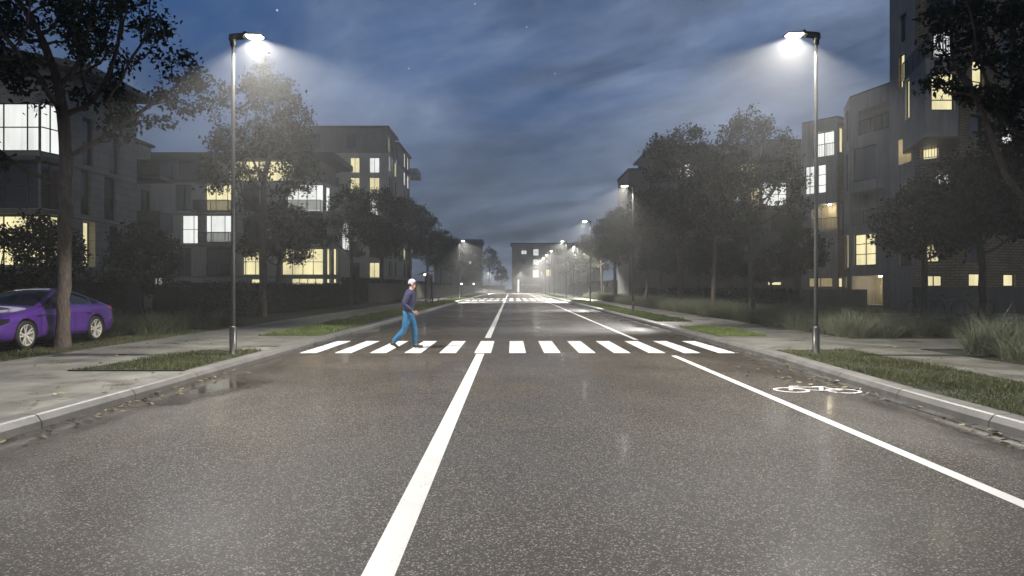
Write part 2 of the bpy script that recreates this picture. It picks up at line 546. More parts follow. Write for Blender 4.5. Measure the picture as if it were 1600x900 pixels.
def define_trees():
    TREES['near_left'] = tree_meshes('near_left', 5, wig(-.1, 4.6, 15, (.1, 0), .03, 1),
        [(-.3, 0, 8.4, 2.9, 2.6, 2.7), (1.9, .2, 6.6, 1.7, 1.5, 1.3), (-2.2, .1, 6.9, 1.7, 1.6, 1.2), (1.1, -.4, 5.0, 1.1, .9, .6), (-1.3, -.3, 4.6, .7, .7, .5)],
        1150, .155, .15, 15000, M['leaf_dark'], spread=.17, gap=.42, step=.25)
    TREES['near_right'] = tree_meshes('near_right', 11, wig(-.1, 3.4, 11, (-.1, 0), .03, 2),
        [(-.3, 0, 8.0, 2.2, 2.2, 2.6), (-2.5, -.2, 8.3, 1.5, 1.3, .9), (-1.9, .1, 6.3, 1.5, 1.2, .7), (-.2, .3, 4.4, .9, 1.3, 1.3), (.9, .2, 5.5, 1.6, 1.6, 1.8), (-.5, -.6, 3.4, .6, .6, .6)],
        1100, .16, .16, 11500, M['leaf_dark'], spread=.16, gap=.5, step=.25)
    TREES['street'] = tree_meshes('street', 21, wig(-.1, 4.2, 13, (.1, .05), .03, 3),
        [(0, 0, 8.3, 2.5, 2.4, 2.8), (-2.0, .3, 6.6, 1.6, 1.5, 1.4), (1.8, -.3, 7.2, 1.5, 1.5, 1.5), (.1, 0, 10.6, 1.5, 1.4, 1.1), (.6, .9, 5.0, 1.2, 1.1, .7)],
        1250, .16, .18, 10500, M['leaf_dark'], spread=.19, gap=.55, step=.28)
    TREES['street_broad'] = tree_meshes('street_broad', 33, wig(-.1, 3.0, 10, (0, .1), .03, 4),
        [(0, 0, 7.2, 2.3, 2.3, 2.7), (-1.4, .4, 5.2, 1.5, 1.5, 1.5), (1.4, -.2, 5.0, 1.5, 1.5, 1.4)],
        1000, .15, .2, 12000, M['leaf_olive'], spread=.21, gap=.5, step=.3)
    TREES['round'] = tree_meshes('round', 41, wig(-.1, 1.7, 6, (0, 0), .02, 5),
        [(0, 0, 3.6, 1.75, 1.7, 1.55), (.8, .2, 2.8, .8, .9, .7), (-.9, -.2, 2.9, .8, .9, .7)],
        650, .1, .17, 7500, M['leaf_dark'], spread=.2, gap=.25, step=.24)
    TREES['bush'] = tree_meshes('bush', 51, wig(-.1, .9, 4, (0, 0), .02, 6),
        [(0, 0, 2.4, 1.5, 1.4, 1.5), (.6, .2, 1.6, .9, .9, .7), (-.7, -.2, 1.7, .9, .9, .7)],
        600, .06, .15, 7000, M['leaf_dark'], spread=.17, gap=.3, step=.22)


# ------------------------------------------------------------------ grasses
def blades(rng, base, length, width, lean, segs=3, curl=.5):
    """base (n,3), length (n,), width (n,), lean (n,) radians -> V, F, sizes"""
    n = len(base); az = rng.random(n) * 2 * PI
    d = np.stack([np.cos(az), np.sin(az), np.zeros(n)], 1); side = np.stack([-np.sin(az), np.cos(az), np.zeros(n)], 1)
    tw = rng.random(n) * PI
    side = side * np.cos(tw)[:, None] + d * np.sin(tw)[:, None] * .9
    rows = []; p = base.copy(); ang = lean.copy()
    for s in range(segs + 1):
        t = s / segs; w = (width * (1 - t ** 1.6) * .5)[:, None]
        if s == segs: rows.append(p[:, None])
        else: rows.append(np.stack([p - side * w, p + side * w], 1))
        st = (length / segs)[:, None]
        p = p + (d * np.sin(ang)[:, None] + np.array((0, 0, 1.0)) * np.cos(ang)[:, None]) * st
        ang = ang + curl * (.5 + rng.random(n)) / segs * 1.6
    V = np.concatenate(rows, 1); m = V.shape[1]
    f = []; sz = []
    off = (np.arange(n) * m)[:, None]
    fl = []
    for s in range(segs - 1):
        a = 2 * s
        fl.append((np.array([a, a + 1, a + 3, a + 2]), 4))
    a = 2 * (segs - 1); fl.append((np.array([a, a + 1, a + 2]), 3))
    per = np.concatenate([x for x, _ in fl]); szs = np.array([k for _, k in fl])
    return V.reshape(-1, 3), (off + per[None]).ravel(), np.tile(szs, n)


def lawn(name, seed, poly, n, hgt, wid, mat, z, edge=.06):
    rng = np.random.default_rng(seed)
    xs = [p[0] for p in poly]; ys = [p[1] for p in poly]
    P = []
    while len(P) < n:
        x = rng.uniform(min(xs), max(xs), n * 2); y = rng.uniform(min(ys), max(ys), n * 2)
        ins = np.zeros(len(x), bool); j = len(poly) - 1
        for i in range(len(poly)):
            xi, yi = poly[i]; xj, yj = poly[j]
            c = ((yi > y) != (yj > y)) & (x < (xj - xi) * (y - yi) / (yj - yi + 1e-12) + xi); ins ^= c; j = i
        dens = .75 + .25 * np.sin(x * 5.1 + np.sin(y * 3.3) * 2) * np.sin(y * 2.7)
        ins &= rng.random(len(x)) < dens
        P += list(np.stack([x, y], 1)[ins])
    P = np.array(P[:n]); base = np.concatenate([P, np.full((n, 1), z)], 1)
    L = hgt * (.45 + .9 * rng.random(n)) * (.8 + .35 * np.sin(P[:, 0] * 2.3 + P[:, 1] * 1.7))
    V, Fi, S = blades(rng, base, L, wid * (.7 + .6 * rng.random(n)), rng.random(n) * .7, 2, .7)
    return tag(mesh_np(name, V, Fi, S, mat), kind='stuff')


CLUMPS = {}


def clump_mesh(key, seed, n, rad, length, width, mat, curl=.75, lean=.55, heads=0):
    rng = np.random.default_rng(seed)
    a = rng.random(n) * 2 * PI; r = rad * np.sqrt(rng.random(n))
    base = np.stack([r * np.cos(a), r * np.sin(a), np.zeros(n)], 1)
    L = length * (.45 + .6 * rng.random(n))
    V, Fi, S = blades(rng, base, L, width * (.6 + .8 * rng.random(n)), lean * rng.random(n) + r / rad * .25, 4, curl)
    CLUMPS[key] = (V, Fi, S, mat)


def clump(key, name, label, loc, rz, sc, group=None, cat='ornamental grass'):
    if isinstance(CLUMPS[key], tuple):
        V, Fi, S, mat = CLUMPS[key]
        o = mesh_np(name, V, Fi, S, mat); CLUMPS[key] = o.data
    else:
        o = bpy.data.objects.new(name, CLUMPS[key]); COL.objects.link(o)
    o.location = loc; o.rotation_euler = (0, 0, rz); o.scale = (sc, sc, sc)
    return tag(o, label, cat, group, 'thing')


def hedge(name, label, p0, p1, w, h, z0, seed, per_m2=260, leaf=.09):
    rng = np.random.default_rng(seed)
    p0 = np.array(p0); p1 = np.array(p1); L = np.linalg.norm(p1 - p0); d = (p1 - p0) / L; nrm = np.array((d[1], -d[0]))
    t = thing(name, label, 'hedge', (p0[0], p0[1], z0))
    core = MB()
    core.bar((0, 0, h / 2 - .04), (d[0] * L, d[1] * L, h / 2 - .04), w - .16, h - .1)
    core.build('twig_core', M['hedge_core'], t)
    n = int(per_m2 * L * (2 * h + w))
    u = rng.random(n) * L
    q = rng.random(n) * (2 * h + w)
    side = np.where(q < h, -w / 2, np.where(q < h + w, q - h - w / 2, w / 2)); zz = np.where(q < h, q, np.where(q < h + w, h, q - h - w))
    wob = .05 * np.sin(u * 2.1 + zz * 3) + .04 * np.sin(u * 5.3 + 1)
    zz = zz + np.where((q >= h) & (q < h + w), wob * 1.2, 0); side = side * (1 + wob)
    pos = np.stack([d[0] * u + nrm[0] * side, d[1] * u + nrm[1] * side, zz], 1) + rng.normal(size=(n, 3)) * .045
    a = rng.normal(size=(n, 3)); a /= np.linalg.norm(a, axis=1)[:, None]
    b = np.cross(a, rng.normal(size=(n, 3))); b /= np.linalg.norm(b, axis=1)[:, None]
    s = (leaf * (.6 + .8 * rng.random(n)))[:, None]
    V = np.stack([pos - a * s * .5, pos + b * s * .3, pos + a * s * .5, pos - b * s * .3], 1).reshape(-1, 3)
    mesh_np('foliage', V, np.arange(len(V)), np.full(n, 4), M['leaf_dark'], t)
    return t


M['hedge_core'] = simple('hedge_core', (.012, .014, .008), .95)
# ------------------------------------------------------------------ setting: ground, road, kerbs, pavements
def kerb_x(side, Y):
    if side < 0: return -5.33
    t = min(1, max(0, (Y - 8) / 9)); t = t * t * (3 - 2 * t)
    return 5.42 + .33 * t


def setting():
    mb = MB(); mb.quad([(-260, -60, -.012), (260, -60, -.012), (260, 420, -.012), (-260, 420, -.012)])
    tag(mb.build('ground', M['lawn_soil']), kind='structure')
    # carriageway follows both kerbs; a cross street closes the far end
    mb = MB(); ys = [-40, 0, 4, 8, 10, 12, 14, 17, 30, 60, 163]
    for a, b in zip(ys, ys[1:]):
        mb.quad([(-5.36, a, 0), (kerb_x(1, a) + .03, a, 0), (kerb_x(1, b) + .03, b, 0), (-5.36, b, 0)])
    tag(mb.build('road', M['asphalt']), kind='structure')
    mb = MB(); mb.quad([(-120, 163, 0), (120, 163, 0), (120, 172, 0), (-120, 172, 0)])
    tag(mb.build('cross_street_road', M['asphalt']), kind='structure')
    # kerbs: one continuous stone strip each, joints cut as grooves
    for side, jl in ((-1, 2.0), (1, 2.0)):
        mb = MB(); prof = [(0, -.05), (.012, .075), (.06, .138), (.09, .15), (.29, .152), (.29, -.05)]
        ring = []; y = -30.0; st = []
        while y < 160:
            st += [(y + .012, 0), (y + .02, .0), (y + jl * .5, 0), (y + jl - .02, 0), (y + jl - .008, 0), (y + jl, 1), (y + jl + .004, 1)]
            y += jl if y < 60 else jl
        for yy, g in st:
            b = len(mb.v)
            for k, (dx, z) in enumerate(prof):
                if g: dx, z = dx + (.006 if k < 4 else 0), z - (.008 if z > 0 else 0)
                mb.v.append((kerb_x(side, yy) + side * dx, yy, z))
            ring.append(b)
        for r0, r1 in zip(ring, ring[1:]):
            for k in range(len(prof) - 1):
                mb.f.append((r0 + k, r0 + k + 1, r1 + k + 1, r1 + k)); mb.m.append(0); mb.uv.append(None)
        tag(mb.build('kerb', M['kerb_stone'], fix=True), kind='structure')
        # narrow wet gutter of concrete in front of the kerb on the right
    mb = MB()
    for a, b in zip(ys[1:-1], ys[2:]):
        mb.quad([(kerb_x(1, a) - .16, a, .004), (kerb_x(1, a) + .005, a, .004), (kerb_x(1, b) + .005, b, .004), (kerb_x(1, b) - .16, b, .004)])
    tag(mb.build('gutter', M['gutter']), kind='structure')
    # pavements
    mb = MB(); mb.box(-9.65, -5.60, -30, 160, -.1, .15); tag(mb.build('pavement', M['paving']), kind='structure')
    mb = MB()
    yy = [-30, 4, 8, 10, 12, 14, 17, 30, 160]
    for a, b in zip(yy, yy[1:]):
        mb.quad([(kerb_x(1, a) + .28, a, .15), (9.45, a, .15), (9.45, b, .15), (kerb_x(1, b) + .28, b, .15)])
    mb.quad([(9.45, -30, .15), (9.45, -30, -.05), (9.45, 160, -.05), (9.45, 160, .15)])
    tag(mb.build('pavement', M['paving']), kind='structure')
    mb = MB(); mb.box(9.452, 24, 16.4, 19.6, -.1, .148); tag(mb.build('entrance_path', M['paving']), kind='structure')
    # planting beds and lawns behind the pavements
    for nm, x0, x1, y0, y1, z in (('planting_bed', 9.455, 40, -30, 16.35, .12), ('planting_bed', 9.455, 60, 19.65, 160, .12), ('lawn_ground', -60, -9.655, -30, 160, .135)):
        mb = MB(); mb.box(x0, x1, y0, y1, -.1, z); tag(mb.build(nm, M['lawn_soil']), kind='structure')
    mb = MB(); mb.box(9.455, 24, 16.28, 16.398, -.05, .165); tag(mb.build('bed_edging', M['kerb_stone']), kind='structure')
    mb = MB(); mb.box(-9.78, -9.652, -30, 70, -.05, .165); tag(mb.build('bed_edging', M['kerb_stone']), kind='structure')
    # parking strip the car stands on
    mb = MB(); mb.quad([(-14.6, 6, .141), (-11.0, 6, .141), (-11.0, 21.2, .141), (-14.6, 21.2, .141)]); tag(mb.build('parking_strip', M['asphalt']), kind='structure')
    # markings
    z = .004

    def mark(name, polys, mat='road_paint', zz=z):
        m = MB()
        for p in polys: m.quad([(x, y, zz) for x, y in p])
        return tag(m.build(name, M[mat]), kind='structure')
    cx = lambda Y: -.737
    mark('centre_line_marking', [[(-.83, 1.0), (-.645, 1.0), (-.645, 16.75), (-.83, 16.75)]])
    mark('centre_line_marking', [[(-.83, 21.9), (-.645, 21.9), (-.645, 78.5), (-.83, 78.5)]])
    mark('centre_line_marking', [[(-.83, 97), (-.645, 97), (-.645, 161), (-.83, 161)]])
    lx = 3.76
    mark('cycle_lane_marking', [[(lx - .065, 2.0), (lx + .065, 2.0), (lx + .065, 16.3), (lx - .065, 16.3)]])
    mark('cycle_lane_marking', [[(lx - .065, 21.2), (lx + .065, 21.2), (lx + .065, 78.5), (lx - .065, 78.5)]])
    mark('cycle_lane_marking', [[(lx - .065, 97), (lx + .065, 97), (lx + .065, 160), (lx - .065, 160)]])
    for k in range(-6, 7):
        a = -.052 + .842 * k
        if k == 0: pass
        mark('crosswalk_stripe', [[(a, 16.95), (a + .4, 16.95), (a + .4, 20.7), (a, 20.7)]], zz=.0045)
    for row, (y0, y1) in enumerate(((80.5, 84.5), (90.5, 95.5))):
        for k in range(-6, 8):
            a = -.05 + .86 * k - .2
            mark('crosswalk_stripe', [[(a, y0), (a + .5, y0), (a + .5, y1), (a, y1)]], zz=.0045)
    # bicycle symbol painted on the cycle lane (wheels, frame, saddle, handlebar)
    m = MB(); zz = .0045

    def P(px, py):   # from the 1600x533 enlargement of the symbol
        u = 1190 + px * 180 / 1600; v = 580 + py * 60 / 533.3
        Y = CH * F / (v - CV); return (X(u, Y), Y, zz)

    def ell(x0, x1, y0, y1, th, a0=0, a1=2 * PI, n=40):
        c0 = P((x0 + x1) / 2, (y0 + y1) / 2); a = P(x0, (y0 + y1) / 2); b = P(x1, (y0 + y1) / 2); t = P((x0 + x1) / 2, y0); q = P((x0 + x1) / 2, y1)
        rx = (b[0] - a[0]) / 2; ry = (t[1] - q[1]) / 2
        for i in range(n):
            f0 = a0 + (a1 - a0) * i / n; f1 = a0 + (a1 - a0) * (i + 1) / n
            m.quad([(c0[0] + rx * math.cos(f0), c0[1] + ry * math.sin(f0), zz), (c0[0] + rx * math.cos(f1), c0[1] + ry * math.sin(f1), zz),
                    (c0[0] + (rx - th) * math.cos(f1), c0[1] + (ry - th * 1.15) * math.sin(f1), zz), (c0[0] + (rx - th) * math.cos(f0), c0[1] + (ry - th * 1.15) * math.sin(f0), zz)])

    ell(170, 655, 228, 298, .055); ell(905, 1372, 243, 310, .055)
    d = [0]

    def stroke(a, b, w):
        p = Vector(P(*a)); q = Vector(P(*b)); t = (q - p).normalized(); s = Vector((-t.y, t.x, 0)) * w / 2
        d[0] += .0004; e = Vector((0, 0, d[0]))
        m.quad([p - s + e, q - s + e, q + s + e, p + s + e])
    stroke((375, 212), (515, 210), .06); stroke((405, 210), (405, 268), .055)
    stroke((430, 226), (800, 224), .05); stroke((430, 245), (830, 272), .05); stroke((705, 219), (900, 219), .055)
    stroke((828, 222), (828, 276), .06); stroke((840, 272), (1130, 268), .05); stroke((885, 235), (1130, 268), .05)
    tag(m.build('bicycle_symbol_marking', M['road_paint']), kind='structure')


t = NT('gutter'); _c = t.coord(); _n = t.noise(_c, 1.4, 5, .6); _n2 = t.noise(_c, 60, 3)
t.set(Base_Color=t.mix(1, t.ramp(_n, [(.35, (.045, .043, .04)), (.65, (.1, .097, .09))]), t.ramp(_n2, [(.3, .8), (.7, 1.1)]), 'MULTIPLY'), Roughness=t.ramp(_n, [(.3, .16), (.7, .4)]))
t.bump(_n2, .12, .004); M['gutter'] = t.mat


# ------------------------------------------------------------------ street lamps
def lamp_proto(label, loc, rz):
    t = thing('street_lamp', label, 'street lamp', loc, rz, 'street lamps along the road')
    h = 6.78
    m = MB(); m.tube([(0, 0, .55), (0, 0, 2), (0, 0, h)], [.045, .042, .036], 16, cap=False); m.build('pole', M['lamp_metal'], t, smooth=True)
    m = MB(); m.lathe([(.001, 0), (.1, 0), (.1, .02), (.074, .03), (.072, .58), (.066, .605), (.044, .61)], n=20)
    for k in range(4):
        a = PI / 4 + k * PI / 2; m.lathe([(.001, .045), (.012, .045), (.012, .02)], c=(.09 * math.cos(a), .09 * math.sin(a), 0), n=6)
    m.build('base_sleeve', M['lamp_metal'], t, smooth=True)
    # head: elbow block, tapering arm and a thin luminaire plate that tips down slightly; arm runs along -x
    m = MB()
    prof = [(.07, h - .10, h + .01, .06), (.06, h - .11, h + .03, .07), (0, h - .11, h + .045, .075), (-.05, h - .05, h + .047, .075), (-.22, h - .03, h + .055, .095), (-.28, h + .012, h + .057, .115), (-.6, h + .005, h + .04, .115), (-.66, h - .015, h + .012, .1), (-.685, h - .03, h - .012, .08)]
    rings = []
    for x, z0, z1, w in prof:
        b = len(m.v); c = .35 * (z1 - z0)
        m.v += [(x, -w, z0), (x, w, z0), (x, w, z1 - c), (x, w * .75, z1), (x, -w * .75, z1), (x, -w, z1 - c)]; rings.append(b)
    for a, b in zip(rings, rings[1:]):
        for k in range(6):
            j = (k + 1) % 6; m.f.append((a + k, a + j, b + j, b + k)); m.m.append(0); m.uv.append(None)
    m.f.append(tuple(rings[0] + k for k in range(6))); m.f.append(tuple(rings[-1] + k for k in range(5, -1, -1))); m.m += [0, 0]; m.uv += [None, None]
    m.lathe([(.06, h - .2), (.062, h - .11)], n=16)
    hd = m.build('lamp_head', M['lamp_head_metal'], t, fix=True)
    m = MB(); m.box(-.62, -.3, -.095, .095, h - .014, h + .0125); m.build('lens', M['lamp_lens'], hd, bevel=.006)
    m = MB(); m.lathe([(.001, h + .107), (.03, h + .105), (.035, h + .05)], c=(-.25, 0, 0), n=12); m.build('light_sensor', M['black_plastic'], hd, smooth=True)
    ld = bpy.data.lights.new('lamp_beam', 'SPOT'); ld.energy = LAMP_W; ld.color = (1, .965, .9); ld.spot_size = R(128); ld.spot_blend = .22; ld.shadow_soft_size = .04
    # batwing optics: a road luminaire throws more light sideways than straight down, up to its cut-off
    ld.use_nodes = True; nt = ld.node_tree; em = nt.nodes['Emission']
    tc = nt.nodes.new('ShaderNodeTexCoord'); sp = nt.nodes.new('ShaderNodeSeparateXYZ'); nt.links.new(tc.outputs['Normal'], sp.inputs[0])
    m1 = nt.nodes.new('ShaderNodeMath'); m1.operation = 'ABSOLUTE'; nt.links.new(sp.outputs[2], m1.inputs[0])
    m2 = nt.nodes.new('ShaderNodeMath'); m2.operation = 'POWER'; m2.inputs[1].default_value = -1.4; nt.links.new(m1.outputs[0], m2.inputs[0])
    m3 = nt.nodes.new('ShaderNodeMath'); m3.operation = 'MINIMUM'; m3.inputs[1].default_value = 4.5; nt.links.new(m2.outputs[0], m3.inputs[0])
    # shield on the house side (local +x) keeps the light on the carriageway
    m4 = nt.nodes.new('ShaderNodeMapRange'); m4.interpolation_type = 'SMOOTHSTEP'
    for k, q in (('From Min', .05), ('From Max', .68), ('To Min', 1.0), ('To Max', .38)): m4.inputs[k].default_value = q
    nt.links.new(sp.outputs[0], m4.inputs['Value'])
    m5 = nt.nodes.new('ShaderNodeMath'); m5.operation = 'MULTIPLY'; nt.links.new(m3.outputs[0], m5.inputs[0]); nt.links.new(m4.outputs['Result'], m5.inputs[1])
    nt.links.new(m5.outputs[0], em.inputs['Strength'])
    lo = bpy.data.objects.new('lamp_beam', ld); COL.objects.link(lo)
    lo.location = (-.47, 0, h - .03); lo.rotation_euler = (0, R(11), 0); adopt(lo, t)
    return t


LAMP_W = 4600.0


def lamps():
    z = .15
    right = [(14.9, 'tall grey street lamp on the grass by the right kerb, nearest on that side'),
             (37.3, 'street lamp by the right kerb in front of the stepped dark block'),
             (57.5, 'lit street lamp on the right green strip, third from the viewer'),
             (82.8, 'lit street lamp by the right kerb where the far crossing meets the pavement'),
             (106, 'small lit street lamp by the right kerb, first one beyond the far crossing'),
             (119, 'tiny lit street lamp by the right kerb, second one beyond the far crossing'),
             (132, 'tiny lit street lamp by the right kerb, third one beyond the far crossing'),
             (145, 'tiny lit street lamp by the right kerb, last but one before the end block'),
             (159, 'tiny lit street lamp by the right kerb, last before the end block')]
    p = lamp_proto(right[0][1], (6.45, right[0][0], z), 0)
    ll = [(6.45, Y, l, 0) for Y, l in right[1:]]
    ll += [(-5.93, 15.0, 'tall grey street lamp on the small grass patch by the left kerb', PI),
           (-6.1, 82, 'lit street lamp far along the left kerb beyond the bus shelter', PI),
           (8.2, 93, 'street lamp with its arm towards the viewer, right pavement by the far crossing', PI / 2),
           (X(814, 174.5), 174.5, 'added street lamp brightening the haze before the glowing entrance of the end block', PI / 2),  # this lamp and the next are added to light the far haze
           (X(846, 174.5), 174.5, 'added street lamp brightening the haze before the right half of the end block', PI / 2),
           (-5.6, 174, 'low street lamp facing the viewer across the end of the road', PI / 2)]
    strong = None
    for x, Y, l, rz in ll:
        c = copy_tree(p); c.location = (x, Y, z); c.rotation_euler = (0, 0, rz); c['label'] = l
        if Y > 173: c.scale = (.75, .75, .75)
        if Y > 80:      # stronger lanterns round the far junction
            lt = [k for k in KIDS[c.name] if k.type == 'LIGHT'][0]
            if strong is None: strong = lt.data.copy(); strong.energy = LAMP_W * 2.0
            lt.data = strong
# ------------------------------------------------------------------ buildings
def wadopt(o, b):
    """child keeps world coordinates under a building Empty"""
    o.matrix_parent_inverse = Matrix.Translation(-Vector(b.location))
    return o


LIT = {'W': 'lit_white', 'Y': 'lit_warm', 'D': 'glass_dark', 'P': 'lit_dim'}


class Facade:
    def __init__(s, b, mats):
        s.b = b; s.mats = mats; s.mb = MB()

    def face(s, p0, p1, z0, z1, wins=(), mi=0, depth=.2, frame='frame_dark'):
        p0 = Vector(p0); p1 = Vector(p1); L = (p1 - p0).length; d = (p1 - p0) / L; n = Vector((d.y, -d.x))

        def P(q, z, off=0.0):
            return (p0.x + d.x * q + n.x * off, p0.y + d.y * q + n.y * off, z)
        ops = []
        for w in wins:
            u0, u1, v0, v1, kind = w[:5]; o = w[5] if len(w) > 5 else {}
            q = []
            for u in (u0, u1):
                a = (u - CU) / F; q.append((a * p0.y - p0.x) / (d.x - a * d.y))
            q0, q1 = max(.02, min(q)), min(L - .02, max(q))
            if q1 - q0 < .05: continue
            Ym = p0.y + d.y * (q0 + q1) / 2
            za, zb = max(z0 + .02, Z(v1, Ym)), min(z1 - .02, Z(v0, Ym))
            if zb - za < .1: continue
            ops.append((q0, q1, za, zb, kind, o))
        ss = sorted({0.0, L, *[o[0] for o in ops], *[o[1] for o in ops]})
        zs = sorted({z0, z1, *[o[2] for o in ops], *[o[3] for o in ops]})
        for a, b in zip(ss, ss[1:]):
            for c, e in zip(zs, zs[1:]):
                mx, mz = (a + b) / 2, (c + e) / 2
                if b - a < 1e-6 or e - c < 1e-6: continue
                if any(o[0] < mx < o[1] and o[2] < mz < o[3] for o in ops): continue
                s.mb.quad([P(a, c), P(b, c), P(b, e), P(a, e)], mi, [(a, c), (b, c), (b, e), (a, e)])
        for (a, b, c, e, kind, o) in ops:
            dp = o.get('deep', depth); rm = o.get('rm', mi)
            s.mb.quad([P(a, c), P(a, e), P(a, e, -dp), P(a, c, -dp)], rm, [(0, c), (0, e), (dp, e), (dp, c)])
            s.mb.quad([P(b, c), P(b, c, -dp), P(b, e, -dp), P(b, e)], rm, [(0, c), (dp, c), (dp, e), (0, e)])
            s.mb.quad([P(a, e), P(b, e), P(b, e, -dp), P(a, e, -dp)], rm, [(a, 0), (b, 0), (b, dp), (a, dp)])
            s.mb.quad([P(a, c), P(a, c, -dp), P(b, c, -dp), P(b, c)], rm, [(a, 0), (a, dp), (b, dp), (b, 0)])
            if kind == 'O':      # open loggia: plaster back wall
                s.mb.quad([P(a, c, -dp), P(b, c, -dp), P(b, e, -dp), P(a, e, -dp)], o.get('bm', rm), [(a, c), (b, c), (b, e), (a, e)])
                if 'lamp' in o:
                    g = MB(); m = (a + b) / 2
                    g.lathe([(.001, e - .06), (.12, e - .055), (.12, e - .004)], c=(*P(m, 0, -dp * .55)[:2], 0), n=12)
                    lm = wadopt(g.build('ceiling_lamp', M['lamp_lens'], s.b), s.b)
                    ld = bpy.data.lights.new('ceiling_lamp_light', 'POINT'); ld.energy = o['lamp']; ld.color = (1, .82, .5); ld.shadow_soft_size = .12
                    lo = bpy.data.objects.new('ceiling_lamp_light', ld); COL.objects.link(lo); lo.location = P(m, e - .25, -dp * .55); adopt(lo, s.b); wadopt(lo, s.b)
            else:
                off = -(dp - .02)
                g = MB(); g.hexa([P(a, c, off - .02), P(b, c, off - .02), P(b, c, off), P(a, c, off), P(a, e, off - .02), P(b, e, off - .02), P(b, e, off), P(a, e, off)])
                w = wadopt(g.build('window', M[LIT[kind]], s.b, fix=True), s.b)
                f = MB(); fw = o.get('fw', .07); fo = off + .045

                def hb(q0, q1, y0, y1, t=.06):
                    f.hexa([P(q0, y0, fo - t), P(q1, y0, fo - t), P(q1, y0, fo), P(q0, y0, fo), P(q0, y1, fo - t), P(q1, y1, fo - t), P(q1, y1, fo), P(q0, y1, fo)])
                hb(a, b, c, c + fw); hb(a, b, e - fw, e); hb(a, a + fw, c + fw, e - fw); hb(b - fw, b, c + fw, e - fw)
                mu = fw * .75; cols = o.get('cols', 1); rows = o.get('rows', 1)
                xs = o.get('at') or [k / cols for k in range(1, cols)]
                for t in xs:
                    q = a + (b - a) * t; hb(q - mu / 2, q + mu / 2, c + fw, e - fw, .058)
                ys = o.get('rat') or [k / rows for k in range(1, rows)]
                for t in ys:
                    y = c + (e - c) * t; hb(a + fw, b - fw, y - mu / 2, y + mu / 2, .056)
                fo_ = f.build('frame', M[frame], w); fo_.matrix_parent_inverse = Matrix.Identity(4)
            if 'rail' in o:
                s.rail([P(a, c, -.06), P(b, c, -.06)], o['rail'])
        return P

    def rail(s, pts, h=1.05, glass=False, step=.14):
        g = MB(); gl = MB()
        for a, b in zip(pts, pts[1:]):
            a = Vector(a); b = Vector(b); up = Vector((0, 0, 1)); L = (b - a).length
            g.bar(a + up * h, b + up * h, .05, .05); g.bar(a + up * .08, b + up * .08, .04, .04)
            if glass:
                gl.bar(a + up * (h / 2 + .04), b + up * (h / 2 + .04), .015, h - .14)
                k = max(1, int(L / 1.2))
            else: k = max(1, int(L / step))
            for i in range(k + 1):
                q = a + (b - a) * i / k; w = .045 if (glass or i % 8 == 0) else .018
                g.bar(q + up * (.1 if not (glass or i % 8 == 0) else 0), q + up * (h - .025), w, w)
        r = wadopt(g.build('railing', M['rail_metal'], s.b), s.b)
        if glass:
            o = gl.build('glass_panel', M['glass_rail'], r); o.matrix_parent_inverse = Matrix.Identity(4)

    def block(s, name, poly, z0, z1, mat):
        g = MB(); g.prism(poly, z0, z1); return wadopt(g.build(name, M[mat], s.b, fix=True), s.b)

    def band(s, p0, p1, z0, z1, out=.12, mat='slab_grey', name='floor_band', back=.002):
        p0 = Vector(p0); p1 = Vector(p1); d = (p1 - p0).normalized(); n = Vector((d.y, -d.x))
        q = [p0 + n * back, p1 + n * back, p1 + n * out, p0 + n * out]
        g = MB(); g.prism([tuple(x) for x in q], z0, z1); return wadopt(g.build(name, M[mat], s.b, fix=True), s.b)

    def done(s):
        wadopt(s.mb.build('wall', [M[m] for m in s.mats], s.b), s.b)


